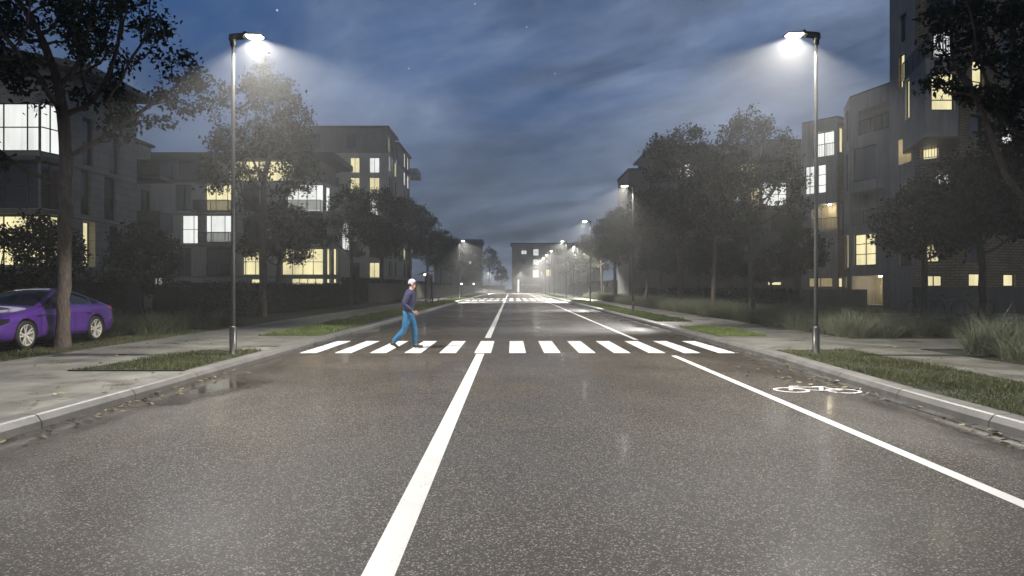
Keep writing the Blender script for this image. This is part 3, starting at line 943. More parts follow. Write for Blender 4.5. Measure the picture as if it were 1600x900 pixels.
def buildings():
    # ---- A: near left, corner bay with large lit glazing under a wide flat roof
    b = thing('apartment_building', 'near left apartment house with bright glazed corner bay under wide overhanging roof', 'building', (-26, 38, 0))
    f = Facade(b, ['stone_blocks', 'render_dark'])
    a0, a1, a2, a3 = (-34, 35.5), (X(62, 35.5), 35.5), (X(103, 37), 37), (X(103, 37), 44)
    f.face(a0, a1, 0, 12.85, [(-58, 60, 160, 236, 'W', dict(at=[.52, .835], rows=2)), (-58, 60, 252, 325, 'D', dict(at=[.52, .835], rows=2)),
                              (-58, 60, 336, 416, 'Y', dict(at=[.52, .835], rows=2)), (-58, 60, 428, 442, 'D')], depth=.16)
    f.face(a1, a2, 0, 12.85, [(64.5, 101, 163, 241, 'W', dict(at=[.45], rows=2)), (64.5, 101, 254, 327, 'D', dict(at=[.45], rows=2)), (64.5, 101, 337, 416, 'Y', dict(at=[.45], rows=2))], depth=.16)
    f.face(a2, a3, 0, 12.85, [(129, 146, 186, 259, 'D', dict(rows=2)), (171, 187, 208, 272, 'D'), (126, 142, 264, 336, 'D'), (163, 181, 274, 344, 'D', dict(rows=2)),
                              (130, 149, 346, 417, 'Y', dict(rows=2, deep=.45)), (171, 187, 353, 418, 'D', dict(rows=2)), (128, 144, 425, 441, 'D'), (161, 181, 425, 441, 'D')])
    f.face(a3, (-26.2, 44.01), 0, 12.85)
    f.face((-26.2, 44.01), (-26.2, 51.2), 0, 11.7, [(222, 232, 250, 284, 'D'), (220, 236, 296, 340, 'D', dict(cols=2)), (222, 236, 356, 400, 'D')])
    f.face((-26.2, 51.2), (-34, 51.3), 0, 11.7)
    for v in (248, 331, 421):
        z = Z(v, 35.5)
        f.band(a0, a1, z - .1, z + .12, .3); f.band(a1, a2, z - .1, z + .12, .28)
        z = Z({248: 262, 331: 341, 421: 421}[v], 38); f.band(a2, (a3[0], 43.9), z - .09, z + .02, .05)
    f.block('roof', [(-36, 34.2), (-24.4, 34.2), (-22, 36.6), (-22, 43.4), (-36, 43.5)], 12.86, 13.2, 'slab_grey')
    f.block('roof', [(-36, 44.1), (-26, 44.1), (-26, 51.4), (-36, 51.4)], 11.72, 11.9, 'roof_dark')
    for zb in (8.75, 5.3):
        f.block('balcony', [(-26.19, 46.9), (-23.4, 46.9), (-23.4, 48.8), (-26.19, 48.8)], zb, zb + .22, 'slab_grey')
        f.rail([(-26.15, 46.95, zb + .22), (-23.45, 46.95, zb + .22), (-23.45, 48.75, zb + .22), (-26.15, 48.75, zb + .22)], 1.1, True)
    f.done()
    # ---- B: middle left, front towards the viewer, rows of windows
    b = thing('apartment_building', 'four storey dark apartment house with white and yellow lit windows above the long hedge', 'building', (-27, 69, 0))
    f = Facade(b, ['render_grey', 'render_dark'])
    p0, p1, p2 = (-36, 67), (X(507, 67), 67), (X(531, 70.5), 70.5)
    ztop = Z(238, 67); zc = Z(286, 67)
    f.face(p0, p1, 0, zc, [
        (275, 299, 288, 329, 'D', dict(cols=2)), (321, 362, 288, 330, 'Y', dict(at=[.38, .82], rail=1.0)), (379, 405, 288, 331, 'D', dict(cols=2)), (448, 505, 288, 331, 'W', dict(at=[.3, .55, .8])),
        (284, 309, 336, 381, 'W', dict(at=[.72], rows=2)), (321, 362, 336, 379, 'W', dict(at=[.2, .72], rail=1.0)), (379, 405, 340, 381, 'D'), (446, 505, 340, 381, 'D', dict(cols=4)),
        (275, 299, 387, 431, 'D', dict(cols=2, rows=2)), (322, 362, 387, 431, 'D', dict(cols=2, rail=1.0)), (379, 405, 388, 430, 'Y', dict(at=[.15, .75], rows=2)), (440, 505, 388, 430, 'Y', dict(cols=4, rows=2)),
        (391, 409, 435.5, 444, 'Y', dict(at=[.1, .9])), (455, 505, 434.5, 446, 'Y', dict(cols=4))])
    f.face(p1, p2, 0, zc, [(509, 511, 340, 381, 'D'), (511.5, 517.5, 388, 430, 'Y'), (522, 528, 388, 430, 'Y'), (511.5, 517.5, 435, 443, 'Y'), (522, 528, 435, 443, 'Y'), (510, 518, 292, 331, 'W')])
    f.face(p2, (-18.6, 75), 0, zc)
    q0, q1 = (-36, 67.9), (X(500, 67.9), 67.9)
    f.face(q0, q1, zc, ztop - .55, [(357, 404, 251, 283, 'Y', dict(cols=3)), (404.5, 460, 251, 283, 'Y', dict(at=[.3, .7], rat=[.45])), (280, 330, 252, 283, 'D', dict(cols=3))], mi=1)
    f.face(q1, (X(500, 67.9), 74), zc, ztop - .55, [(502, 506, 262, 283, 'P')], mi=1)
    f.block('roof', [(-36, 66.9), (X(522, 67.0), 66.9), (X(522, 67.0), 75), (-36, 75)], ztop - .55, ztop, 'roof_dark')
    f.block('terrace_slab', [(-36, 67.01), (p1[0], 67.01), p2, (-18.6, 75), (-36, 75)], zc + .004, zc + .1, 'slab_grey')
    for v in (334, 384, 432):
        z = Z(v, 67); f.band(p0, p1, z - .12, z + .06, .05)
    for v0, u0, u1 in ((331, 310, 366), (331, 440, 507), (381, 318, 366)):
        z = Z(v0, 67); x0, x1 = X(u0, 67), X(u1, 67)
        f.block('balcony', [(x0, 65.7), (x1, 65.7), (x1, 66.99), (x0, 66.99)], z - .2, z - .02, 'slab_grey')
        f.rail([(x0 + .05, 66.95, z - .02), (x0 + .05, 65.75, z - .02), (x1 - .05, 65.75, z - .02), (x1 - .05, 66.95, z - .02)], 1.0, True)
    f.done()
    # ---- C: tall block behind B with side towards the road
    b = thing('apartment_building', 'tall block behind the lower left house, dark top storey against the sky', 'building', (-25, 110, 0))
    f = Facade(b, ['render_grey', 'render_dark', 'timber'])
    zt = Z(200, 100); zm = Z(239, 100)
    wf = []
    for i, (v0, v1) in enumerate(((246, 270), (277, 302), (310, 336), (344, 370), (377, 402), (410, 434))):
        wf.append((547, 562, v0, v1, 'Y' if i in (0, 1) else 'D', dict(cols=2))); wf.append((577, 593, v0, v1, 'W' if i in (0, 2) else 'Y' if i in (1, 5) else 'D', dict(cols=2, rows=2 if i == 2 else 1)))
        wf.append((510, 530, v0, v1, 'D')); wf.append((470, 490, v0, v1, 'D'))
    wf[12 + 0] = (534, 545, 348, 392, 'W', dict(cols=2))
    f.face((-37, 100), (-17.6, 100), 0, zm, wf)
    f.face((-37, 100.3), (-17.9, 100.3), zm, zt, [(470, 500, 208, 232, 'D'), (540, 556, 208, 232, 'D')], mi=1)
    ws = []
    for k, (u0, u1) in enumerate(((608, 610.5), (611.5, 613.5), (617, 620), (631, 634), (636.5, 639.5))):
        for j in range(6):
            Ym = 17.6 * F / (CU - (u0 + u1) / 2); zz = 20.6 - j * 3.05
            lit = {(0, 0): 'W', (1, 0): 'W', (2, 0): 'Y', (3, 0): 'W', (4, 0): 'W', (2, 3): 'Y', (3, 4): 'Y'}.get((k, j), 'D')
            ws.append((u0, u1, CV - (zz - CH) * F / Ym, CV - (zz - 2.3 - CH) * F / Ym, lit))
    f.face((-17.6, 100), (-17.6, 122), 0, zm, ws)
    f.face((-17.9, 100.3), (-17.9, 108.7), zm, zt, [(607.5, 610, 214, 238, 'Y'), (612, 614, 216, 236, 'D')], mi=1)
    f.face((-17.61, 108.7), (-17.61, 122), zm, zt - .4, [(631.5, 634, 238, 262, 'W'), (636.5, 639, 244, 266, 'W'), (618, 621, 224, 250, 'P')], mi=2)
    f.face((-17.6, 122), (-37, 122), 0, zm)
    f.block('roof', [(-37.2, 99.8), (-17.4, 99.8), (-17.4, 108.7), (-37.2, 108.7)], zt, zt + .3, 'roof_dark')
    f.block('roof', [(-37.2, 108.75), (-17.3, 108.75), (-17.3, 122.2), (-37.2, 122.2)], zt - .4, zt - .15, 'roof_dark')
    for zb in (20.6, 14.5, 8.4):
        f.block('balcony', [(-17.59, 119.5), (-15.9, 119.5), (-15.9, 124), (-17.59, 124)], zb - .3, zb, 'slab_grey')
        f.rail([(-17.5, 119.6, zb), (-15.95, 119.6, zb), (-15.95, 123.9, zb), (-17.5, 123.9, zb)], 1.1, True)
    f.done()
    # ---- D: low block beyond the far end, left of the road
    b = thing('apartment_building', 'small dark flat roofed block far off, above the trees beside the second left lamp', 'building', (-11, 205, 0))
    f = Facade(b, ['render_dark', 'render_grey'])
    f.face((-22, 200), (X(752, 200), 200), 0, Z(380, 200), [(733, 736, 392, 398, 'D'), (742, 745, 392, 398, 'D'), (733, 736, 408, 414, 'Y'), (746, 749, 408, 414, 'D')])
    f.face((X(752, 200), 200), (X(752, 200), 212), 0, Z(380, 200)); f.face((-22, 212), (-22, 200), 0, Z(380, 200))
    f.block('roof', [(-22.3, 199.6), (X(752, 200) + .4, 199.6), (X(752, 200) + .4, 212), (-22.3, 212)], Z(380, 200), Z(374, 200), 'roof_dark')
    f.done()
    # ---- E: end block closing the road
    b = thing('apartment_building', 'pale flat roofed block closing the end of the road with two bright windows', 'building', (10, 188, 0))
    f = Facade(b, ['render_pale', 'render_grey'])
    zt = Z(381, 185)
    f.face((X(800, 185), 185), (X(827, 185), 185), 0, zt, [(814.5, 823, 391, 397.5, 'W', dict(at=[.35, .6])), (808, 812, 436, 457.5, 'W'), (814.5, 823, 407, 413, 'D')], mi=0)
    f.face((X(827, 185), 185.4), (24, 185.4), 0, zt, [(833, 842, 389, 399.5, 'W', dict(rows=2)), (833, 842, 405, 414, 'W', dict(cols=2)), (832, 842, 421, 434, 'W', dict(at=[.4, .7])), (853, 861, 389, 399, 'D'), (853, 861, 405, 414, 'D'), (870, 878, 389, 399, 'D'), (870, 878, 405, 414, 'D'), (853, 861, 421, 432, 'Y')], mi=1)
    f.face((X(800, 185), 200), (X(800, 185), 185), 0, zt); f.face((24, 185.4), (24, 200), 0, zt)
    f.block('roof', [(-.2, 184.7), (24.3, 184.7), (24.3, 200), (-.2, 200)], zt, zt + .25, 'roof_dark')
    f.block('canopy', [(X(815, 182), 182), (X(842, 182), 182), (X(842, 182), 184.9), (X(815, 182), 184.9)], Z(446.5, 182), Z(444, 182), 'plaster_warm')
    f.done()
    # ---- H: dark block behind the right-hand trees
    b = thing('apartment_building', 'wide dark block with stepped left roof and thin chimney behind the right row of trees', 'building', (22, 80, 0))
    f = Facade(b, ['render_dark', 'slab_grey'])
    zt = Z(231, 75); z2 = Z(221, 74.6); zl = Z(266, 75)
    x0 = X(1018, 75)
    f.face((x0, 75), (X(1190, 75), 75), 0, zt, [(1060, 1089, 255, 277, 'W', dict(cols=3)), (1122, 1182, 255, 277, 'Y', dict(cols=5)), (1147, 1161, 296, 323, 'W', dict(rows=2)), (1169, 1188, 293, 323, 'Y', dict(cols=2, rows=2)),
        (1062, 1084, 296, 323, 'D', dict(cols=2)), (1100, 1130, 296, 323, 'D', dict(cols=2)), (1062, 1084, 338, 362, 'D'), (1068, 1073, 366, 374, 'Y'), (1110, 1140, 338, 365, 'D'), (1100, 1130, 385, 412, 'D')])
    f.face((X(1190, 74.6), 74.6), (X(1256, 74.6), 74.6), 0, z2, [(1191, 1230, 285, 322, 'W', dict(cols=3, rows=2)), (1205, 1245, 335, 362, 'D', dict(rail=1.0)), (1203, 1224, 384, 428, 'Y', dict(cols=2)), (1200, 1222, 440, 446, 'Y'), (1195, 1245, 245, 270, 'D', dict(cols=3))])
    f.face((x0, 83), (x0, 75), zl, zt); f.face((X(1190, 75), 75.3), (X(1190, 74.6), 74.6), 0, z2)
    f.face((X(983, 75), 83), (X(983, 75), 75), 0, zl); f.face((X(983, 75), 75.02), (x0, 75.02), 0, zl, [(992, 1010, 300, 322, 'D'), (992, 1010, 340, 362, 'D')])
    for v in (281, 327, 369): f.band((x0, 75), (X(1189, 75), 75), Z(v, 75) - .1, Z(v, 75) + .06, .06, 'slab_grey')
    f.block('roof', [(x0 - .1, 74.8), (X(1190, 75), 74.8), (X(1190, 75), 86), (x0 - .1, 86)], zt + .002, zt + .2, 'roof_dark')
    f.block('roof', [(X(1190, 75) + .005, 74.4), (X(1256, 74.6) + .1, 74.4), (X(1256, 74.6) + .1, 86), (X(1190, 75) + .005, 86)], z2 + .002, z2 + .2, 'roof_dark')
    f.block('roof', [(X(983, 75) - .1, 74.8), (x0 - .105, 74.8), (x0 - .105, 83), (X(983, 75) - .1, 83)], zl + .002, zl + .2, 'roof_dark')
    g = MB(); g.lathe([(.16, zt), (.16, zt + 2.1), (.2, zt + 2.1), (.2, zt + 2.25), (.001, zt + 2.25)], c=(X(1025, 78), 78, 0), n=12); wadopt(g.build('chimney', M['roof_dark'], b), b)
    f.done()
    # ---- G1 and G2: folded grey volumes
    b = thing('apartment_building', 'narrow grey folded house with white lit upper windows behind the right lamp post', 'building', (27, 60, 0))
    f = Facade(b, ['render_grey', 'brick', 'plaster_warm'])
    p0, p1, p2 = (X(1253, 60), 60), (X(1309, 57.5), 57.5), (27.75, 58.3)
    zt = Z(194, 60)
    f.face(p0, p1, 0, zt, [(1270, 1303, 206, 246, 'W', dict(at=[.52], rail=1.1)), (1257, 1290, 258, 303, 'W', dict(at=[.22, .62], rat=[.28, .64])),
        (1268, 1307, 318, 360, 'O', dict(deep=1.6, bm=2, lamp=28, rail=1.0)), (1258, 1290, 372, 418, 'D', dict(cols=2)), (1262, 1300, 433.5, 449, 'P', dict(cols=2))])
    f.face(p1, p2, 0, zt - .4, [(1312, 1319, 199, 238, 'Y', dict(fw=.05)), (1312, 1319, 318, 359, 'Y', dict(fw=.05)), (1311, 1319, 434, 449, 'Y', dict(fw=.05))], mi=1)
    f.face(p2, (40, 58.6), 0, zt - .4); f.face((32.5, 79), p0, 0, zt)
    f.block('roof', [p0, p1, p2, (40, 58.6), (40, 79), (32.5, 79)], zt + .002, zt + .12, 'roof_dark')
    f.done()
    b = thing('apartment_building', 'middle grey house with roof terrace railing and lit garage recess, left of the brick tower', 'building', (29, 54, 0))
    f = Facade(b, ['render_grey', 'brick', 'plaster_warm'])
    p0, p1, p2 = (X(1318.5, 57.4), 57.4), (X(1328, 53.5), 53.5), (X(1394, 49.5), 49.5)
    zt = Z(153, 53.5)
    f.face(p0, p1, 0, zt, [(1321, 1325, 175, 222, 'D'), (1320, 1326, 365, 420, 'P'), (1321, 1325, 432, 450, 'Y', dict(fw=.05)), (1321, 1325, 240, 300, 'D')])
    f.face(p1, p2, 0, zt, [(1341, 1392, 166, 206, 'O', dict(deep=1.5, rail=1.1)), (1331, 1369, 229, 282, 'D', dict(cols=2)), (1331, 1380, 297, 350, 'O', dict(deep=1.3, rail=1.0)),
        (1334, 1368, 365, 415, 'Y', dict(at=[.5], rat=[.36, .68])), (1331, 1379, 431, 476, 'O', dict(deep=2.2, bm=2, lamp=45)), (1387, 1391.5, 431, 478, 'Y', dict(rm=1))])
    f.face(p2, (40, 49.6), 0, zt)
    f.block('roof', [p0, p1, p2, (40, 49.6), (40, 57.4)], zt + .002, zt + .12, 'roof_dark')
    f.done()
    # ---- F: brick tower with bay
    b = thing('apartment_building', 'tall brick tower on the right with projecting box bay and warm lit windows', 'building', (29, 46, 0))
    f = Facade(b, ['brick', 'render_grey', 'plaster_warm', 'timber'])
    fa, fb, fc, fd = (X(1390, 47), 47), (X(1430, 43.5), 43.5), (X(1500, 41.5), 41.5), (X(1660, 45.5), 45.5)
    zt = 22.5
    f.face((31.8, 58), fa, 0, zt, mi=1)
    f.face(fa, fb, 0, zt, [(1404, 1413, 84, 137, 'Y', dict(rm=0)), (1404, 1424, 215, 255, 'O', dict(deep=1.0, bm=2, rm=2, lamp=16)), (1405, 1416, 22, 66, 'D'), (1414, 1420, 284, 320, 'Y', dict(fw=.05)), (1404, 1424, 362, 415, 'D')], mi=1)
    f.face(fb, fc, 0, zt, [(1437, 1466, 207, 252, 'Y', dict(at=[.9], deep=.4)), (1455, 1489, 40, 93, 'W', dict(cols=2, rail=1.1)), (1455, 1481, 271, 330, 'W', dict(cols=2)), (1438, 1467, 350, 410, 'Y', dict(cols=2, rows=2)), (1443, 1470, 430, 448, 'Y', dict(cols=2)), (1455, 1489, -30, 24, 'D', dict(cols=2))])
    f.face(fc, fd, 0, zt, [(1519, 1537, 94, 160, 'Y', dict(rows=2)), (1516, 1537, 180, 215, 'D'), (1518, 1535, 30, 76, 'D'), (1566, 1587, 160, 228, 'W', dict(rows=2)), (1566, 1587, 60, 128, 'D'), (1516, 1537, 260, 320, 'D'), (1516, 1537, 350, 410, 'D'),
        (1514, 1537, 427, 448, 'Y'), (1568, 1587, 428, 448, 'Y'), (1566, 1587, 290, 350, 'D')])
    q0, q1, q2, q3 = (24.85, 44.7), (X(1446, 40), 40), (X(1496, 40), 40), (26.5, 41.7)
    zb, zu = Z(213, 40), Z(92, 40)
    f.face(q0, q1, zb, zu, [(1414, 1421, 124, 186, 'Y', dict(fw=.05))], mi=1); f.face(q1, q2, zb, zu, [(1456, 1492, 113, 172, 'Y', dict(rat=[.28, .62]))], mi=1); f.face(q2, q3, zb, zu, mi=1)
    f.block('bay_soffit', [q0, q1, q2, q3, (26.8, 44)], zb - .12, zb - .002, 'timber')
    f.block('bay_roof', [q0, q1, q2, q3, (26.8, 44)], zu + .002, zu + .1, 'slab_grey')
    f.rail([(*q0, zu + .1), (q1[0] + .05, q1[1] + .05, zu + .1), (q2[0] - .05, q2[1] + .05, zu + .1), (*q3, zu + .1)], 1.1)
    z = Z(252, 42.8); nx = Vector((-.35, -1)).normalized() * 1.1
    f.block('balcony', [(fb[0], fb[1] - .05), (fb[0] + nx.x - .3, fb[1] + nx.y), (X(1466, 41.6), 41.6), (X(1466, 42.5), 42.45)], z - .2, z, 'slab_grey')
    f.rail([(fb[0] - .05, fb[1] - .15, z), (fb[0] + nx.x - .25, fb[1] + nx.y + .05, z), (X(1466, 41.7) - .05, 41.7, z)], 1.05)
    f.block('roof', [fa, fb, fc, fd, (40, 60), (31.8, 58)], zt + .002, zt + .2, 'roof_dark')
    f.done()
    # low walls
    def lowwall(name, label, p0, p1, h, w, mat, cap='slab_grey'):
        t = thing(name, label, 'wall', (p0[0], p0[1], .1)); p0 = Vector((*p0, 0)); p1 = Vector((*p1, 0)); d = p1 - p0
        m = MB(); m.bar((0, 0, h / 2), (d.x, d.y, h / 2), w, h); m.build('wall_body', M[mat], t)
        m = MB(); m.bar((0, 0, h + .032), (d.x, d.y, h + .032), w + .08, .06); m.build('coping', M[cap], t)
    lowwall('garden_wall', 'dark garden wall behind the parked bicycles at the foot of the brick tower', (20.6, 36), (33, 37.5), 1.42, .25, 'render_dark', 'render_dark')
    lowwall('garden_wall', 'low dark wall at the foot of the folded grey house, behind tall grasses', (17, 52), (25, 49.5), 1.25, .25, 'render_dark', 'render_dark')
    lowwall('garden_wall', 'low pale wall running across the far left end of the road', (-32, 179), (-1.5, 179), 1.75, .3, 'render_pale')
# ------------------------------------------------------------------ car
def eval_mesh(o):
    dg = bpy.context.evaluated_depsgraph_get()
    return bpy.data.meshes.new_from_object(o.evaluated_get(dg))


def carve(src, planes, off, name, mat, parent, smooth=True):
    bm = bmesh.new(); bm.from_mesh(src)
    for co, no in planes:
        g = bm.verts[:] + bm.edges[:] + bm.faces[:]
        if not g: break
        bmesh.ops.bisect_plane(bm, geom=g, dist=1e-5, plane_co=co, plane_no=no, clear_outer=True)
    bm.normal_update()
    mv = [(v, v.normal.copy()) for v in bm.verts]
    for v, n in mv: v.co += n * off
    me = bpy.data.meshes.new(name); bm.to_mesh(me); bm.free()
    me.materials.clear(); me.materials.append(mat)
    if smooth: me.polygons.foreach_set('use_smooth', [True] * len(me.polygons))
    o = bpy.data.objects.new(name, me); COL.objects.link(o); adopt(o, parent)
    return o


def poly_planes(poly, ax, extra=()):
    """convex polygon in the two axes named by ax ('xz' ...) -> outward planes"""
    i, j = 'xyz'.index(ax[0]), 'xyz'.index(ax[1])
    c = [sum(p[0] for p in poly) / len(poly), sum(p[1] for p in poly) / len(poly)]
    out = []
    for a, b in zip(poly, poly[1:] + poly[:1]):
        n = (b[1] - a[1], -(b[0] - a[0]))
        if n[0] * (c[0] - a[0]) + n[1] * (c[1] - a[1]) > 0: n = (-n[0], -n[1])
        co = [0, 0, 0]; no = [0, 0, 0]; co[i], co[j] = a; no[i], no[j] = n
        out.append((tuple(co), tuple(no)))
    return out + list(extra)


def car():
    t = thing('parked_car', 'purple fastback saloon parked behind the tree trunk at the left', 'car', (-12.12, 17.62, .143), -PI / 2)
    ST = [  # x, zb, w, belt, wb, re, wre, zt
        (2.34, .30, .62, .58, .58, .62, .40, .63), (2.27, .23, .78, .64, .72, .68, .52, .69), (2.0, .18, .90, .755, .82, .79, .62, .815), (1.7, .17, .94, .82, .85, .86, .64, .885),
        (1.36, .17, .945, .865, .86, .905, .66, .935), (.90, .17, .94, .92, .84, .96, .68, .99), (.72, .17, .94, .935, .84, 1.02, .68, 1.06), (.22, .17, .94, .955, .84, 1.25, .62, 1.30), (-.18, .17, .94, .965, .84, 1.375, .585, 1.425), (-.65, .17, .94, .97, .84, 1.395, .58, 1.45),
        (-1.1, .17, .945, .98, .84, 1.335, .56, 1.39), (-1.6, .17, .955, .995, .83, 1.19, .55, 1.235), (-2.02, .19, .93, .985, .80, 1.05, .58, 1.08), (-2.32, .22, .86, .93, .76, .975, .6, 1.0), (-2.42, .30, .76, .84, .68, .87, .5, .885)]
    mb = MB(); rings = []
    for x, zb, w, be, wb, re, wr, zt in ST:
        half = [(w * .8, zb), (w * .965, zb + .07), (w, zb + .22), (w * 1.0, .58 if be > .62 else be - .08), (w * .975, be - .07), (wb, be), ((wb + wr) / 2 + .03, be + (re - be) * .55), (wr, re), (wr * .5, zt - .008)]
        ring = [(0, zb)] + half + [(0, zt)] + [(-y, z) for y, z in reversed(half)]
        rings.append(len(mb.v)); mb.v += [(x, y, z) for y, z in ring]
    n = len(ring)
    for a, b in zip(rings, rings[1:]):
        for k in range(n):
            j = (k + 1) % n; mb.f.append((a + k, a + j, b + j, b + k)); mb.m.append(0); mb.uv.append(None)
    mb.f.append(tuple(rings[0] + k for k in range(n - 1, -1, -1))); mb.f.append(tuple(rings[-1] + k for k in range(n))); mb.m += [0, 0]; mb.uv += [None, None]
    o = mb.build('body', M['car_paint'], None, fix=True)
    sub = o.modifiers.new('s', 'SUBSURF'); sub.levels = sub.render_levels = 3
    shell = eval_mesh(o)
    cy = MB()
    for ax in (1.36, -1.36):
        for s in (-1, 1): cy.lathe([(.001, s * .60), (.385, s * .60), (.385, s * 1.1), (.001, s * 1.1)], c=(ax, 0, .335), axis='y', n=48)
    co = cy.build('cut', M['black_plastic'], fix=True)
    bo = o.modifiers.new('b', 'BOOLEAN'); bo.object = co; bo.operation = 'DIFFERENCE'; bo.solver = 'EXACT'
    me = eval_mesh(o); o.modifiers.clear(); o.data = me
    me.polygons.foreach_set('use_smooth', [True] * len(me.polygons))
    bpy.data.objects.remove(co); adopt(o, t)
    me.materials.clear(); me.materials.append(M['car_paint']); me.materials.append(M['black_plastic'])
    ix = []
    for p in me.polygons:
        c = p.center; inw = any(abs(math.hypot(c.x - ax, c.z - .335) - .385) < .012 for ax in (1.36, -1.36)) or abs(abs(c.y) - .6) < .01
        ix.append(1 if inw and abs(c.y) > .55 else 0)
    me.polygons.foreach_set('material_index', ix)
    W1 = [(.74, .985), (.20, 1.185), (-.08, 1.305), (-.40, 1.34), (-.40, .995)]
    W2 = [(-.455, .997), (-.455, 1.342), (-.85, 1.325), (-1.30, 1.215), (-1.24, 1.01)]
    W3 = [(-1.33, 1.015), (-1.35, 1.2), (-1.74, 1.085), (-1.66, 1.03)]
    D1 = [(.86, .30), (.86, .925), (-.40, .945), (-.40, .30)]
    D2 = [(-.425, .30), (-.425, .945), (-1.22, .965), (-1.02, .62), (-.98, .30)]
    for s in (-1, 1):
        ys = ((0, s * .42, 0), (0, -s, 0))
        for w in (W1, W2, W3): carve(shell, poly_planes(w, 'xz', [ys]), .005, 'side_window', M['car_glass'], t)
        for d in (D1, D2):
            dr = carve(shell, poly_planes(d, 'xz', [ys]), .006, 'door', M['car_paint'], t)
            hx = d[2][0] + .2; hz = .80; hy = s * (.95)
            m = MB(); m.tube([(hx + .1, hy - s * .01, hz - .01), (hx + .07, hy + s * .035, hz), (hx - .07, hy + s * .035, hz + .004), (hx - .1, hy - s * .01, hz)], [.012, .014, .014, .012], 8)
            m.build('handle', M['car_paint'], dr, smooth=True)
        carve(shell, poly_planes([(2.32, .60), (2.28, .53), (1.88, .66), (1.84, .735), (2.05, .73)], 'xz', [((0, s * .34, 0), (0, -s, 0))]), .007, 'headlight', M['headlight_glass'], t)
        carve(shell, poly_planes([(-2.45, .80), (-2.45, .875), (-2.12, .925), (-2.14, .86)], 'xz', [((0, s * .30, 0), (0, -s, 0))]), .007, 'tail_light', M['tail_red'], t)
        carve(shell, poly_planes([(-2.45, .47), (-2.45, .505), (-2.2, .53), (-2.2, .495)], 'xz', [((0, s * .5, 0), (0, -s, 0))]), .008, 'reflector', M['tail_red'], t)
        carve(shell, poly_planes([(1.0, .17), (1.0, .245), (-1.0, .245), (-1.0, .17)], 'xz', [((0, s * .7, 0), (0, -s, 0))]), .006, 'sill', M['black_plastic'], t)
        carve(shell, poly_planes([(1.02, .735), (1.02, .775), (.62, .805), (.62, .79)], 'xz', [((0, s * .7, 0), (0, -s, 0))]), .011, 'fender_vent', M['black_plastic'], t)
        carve(shell, poly_planes([(.70, .785), (.70, .798), (.58, .805), (.58, .795)], 'xz', [((0, s * .7, 0), (0, -s, 0))]), .015, 'badge_strip', M['chrome'], t)
        carve(shell, poly_planes([(.78, .958), (.78, .972), (-1.7, 1.012), (-1.7, .998)], 'xz', [((0, s * .5, 0), (0, -s, 0))]), .009, 'window_trim', M['chrome'], t)
        for q in ([(.862, .28), (.862, .93), (.872, .93), (.872, .28)], [(-.417, .28), (-.417, .95), (-.407, .95), (-.407, .28)], [(.86, .285), (.86, .295), (-.98, .295), (-.98, .285)], [(-.99, .3), (-1.03, .62), (-1.02, .62), (-.98, .3)], [(-1.03, .62), (-1.235, .96), (-1.225, .96), (-1.02, .62)]):
            carve(shell, poly_planes(q, 'xz', [((0, s * .5, 0), (0, -s, 0))]), .0085, 'door_seam', M['black_plastic'], t)
        m = MB(); m.ellipsoid((.60, s * 1.02, 1.0), (.07, .12, .075), 14, 10); m.tube([(.62, s * .86, .945), (.61, s * .95, .965)], .026, 8)
        mr = m.build('wing_mirror', M['black_plastic'], t, smooth=True)
    carve(shell, poly_planes([(.80, -.70), (.80, .70), (.0, .56), (.0, -.56)], 'xy', [((0, 0, .95), (0, 0, -1))]), .005, 'windscreen', M['car_glass'], t)
    carve(shell, poly_planes([(-1.22, -.5), (-1.22, .5), (-1.95, .54), (-1.95, -.54)], 'xy', [((0, 0, .95), (0, 0, -1))]), .005, 'rear_window', M['car_glass'], t)
    carve(shell, poly_planes([(-.82, .36), (.82, .36), (.74, .24), (-.74, .24)], 'yz', [((2.1, 0, 0), (-1, 0, 0))]), .006, 'lower_grille', M['black_plastic'], t)
    carve(shell, poly_planes([(-.36, .60), (.36, .60), (.34, .46), (-.34, .46)], 'yz', [((2.1, 0, 0), (-1, 0, 0))]), .006, 'grille', M['black_plastic'], t)
    carve(shell, poly_planes([(-.02, .56), (-.02, -.56), (-.06, -.56), (-.06, .56)], 'xy', [((0, 0, 1.2), (0, 0, -1))]), .008, 'roof_trim', M['chrome'], t)
    for ax in (1.36, -1.36):
        for s in (-1, 1):
            w = thing('wheel', None, None, (ax, s * .80, .335)); del w
            w = bpy.data.objects['wheel'] if False else None
            m = MB(); m.lathe([(.23, -.11), (.30, -.118), (.327, -.1), (.335, -.05), (.335, .05), (.327, .1), (.30, .118), (.245, .112), (.238, .09)], axis='y', n=48)
            wo = m.build('wheel', M['tyre'], t, smooth=True, fix=True); wo.location = (ax, s * .825, .335)
            m = MB(); e = s
            m.lathe([(.25, e * .112), (.238, e * .118), (.232, e * .1), (.222, e * .04), (.222, -e * .08)], axis='y', n=48)
            m.lathe([(.001, e * .088), (.05, e * .088), (.058, e * .07), (.06, e * .03)], axis='y', n=20)
            for k in range(5):
                for dl in (-.2, .2):
                    a = k * 2 * PI / 5 + dl; a0 = k * 2 * PI / 5 + dl * .55; tw = .12
                    p = Vector((math.cos(a0) * .045, e * .078, math.sin(a0) * .045)); q = Vector((math.cos(a + tw) * .232, e * .103, math.sin(a + tw) * .232))
                    m.bar(p, q, .034, .02, up=(0, 1, 0))
            m.build('rim', M['alloy'], wo, smooth=False)
            m = MB(); m.lathe([(.001, e * .02), (.165, e * .02), (.165, 0), (.001, 0)], axis='y', n=32); m.build('brake_disc', M['rail_metal'], wo)
    for x in [x for x in bpy.data.objects if x.type == 'EMPTY' and x.name.startswith('wheel')]: bpy.data.objects.remove(x)
    return t


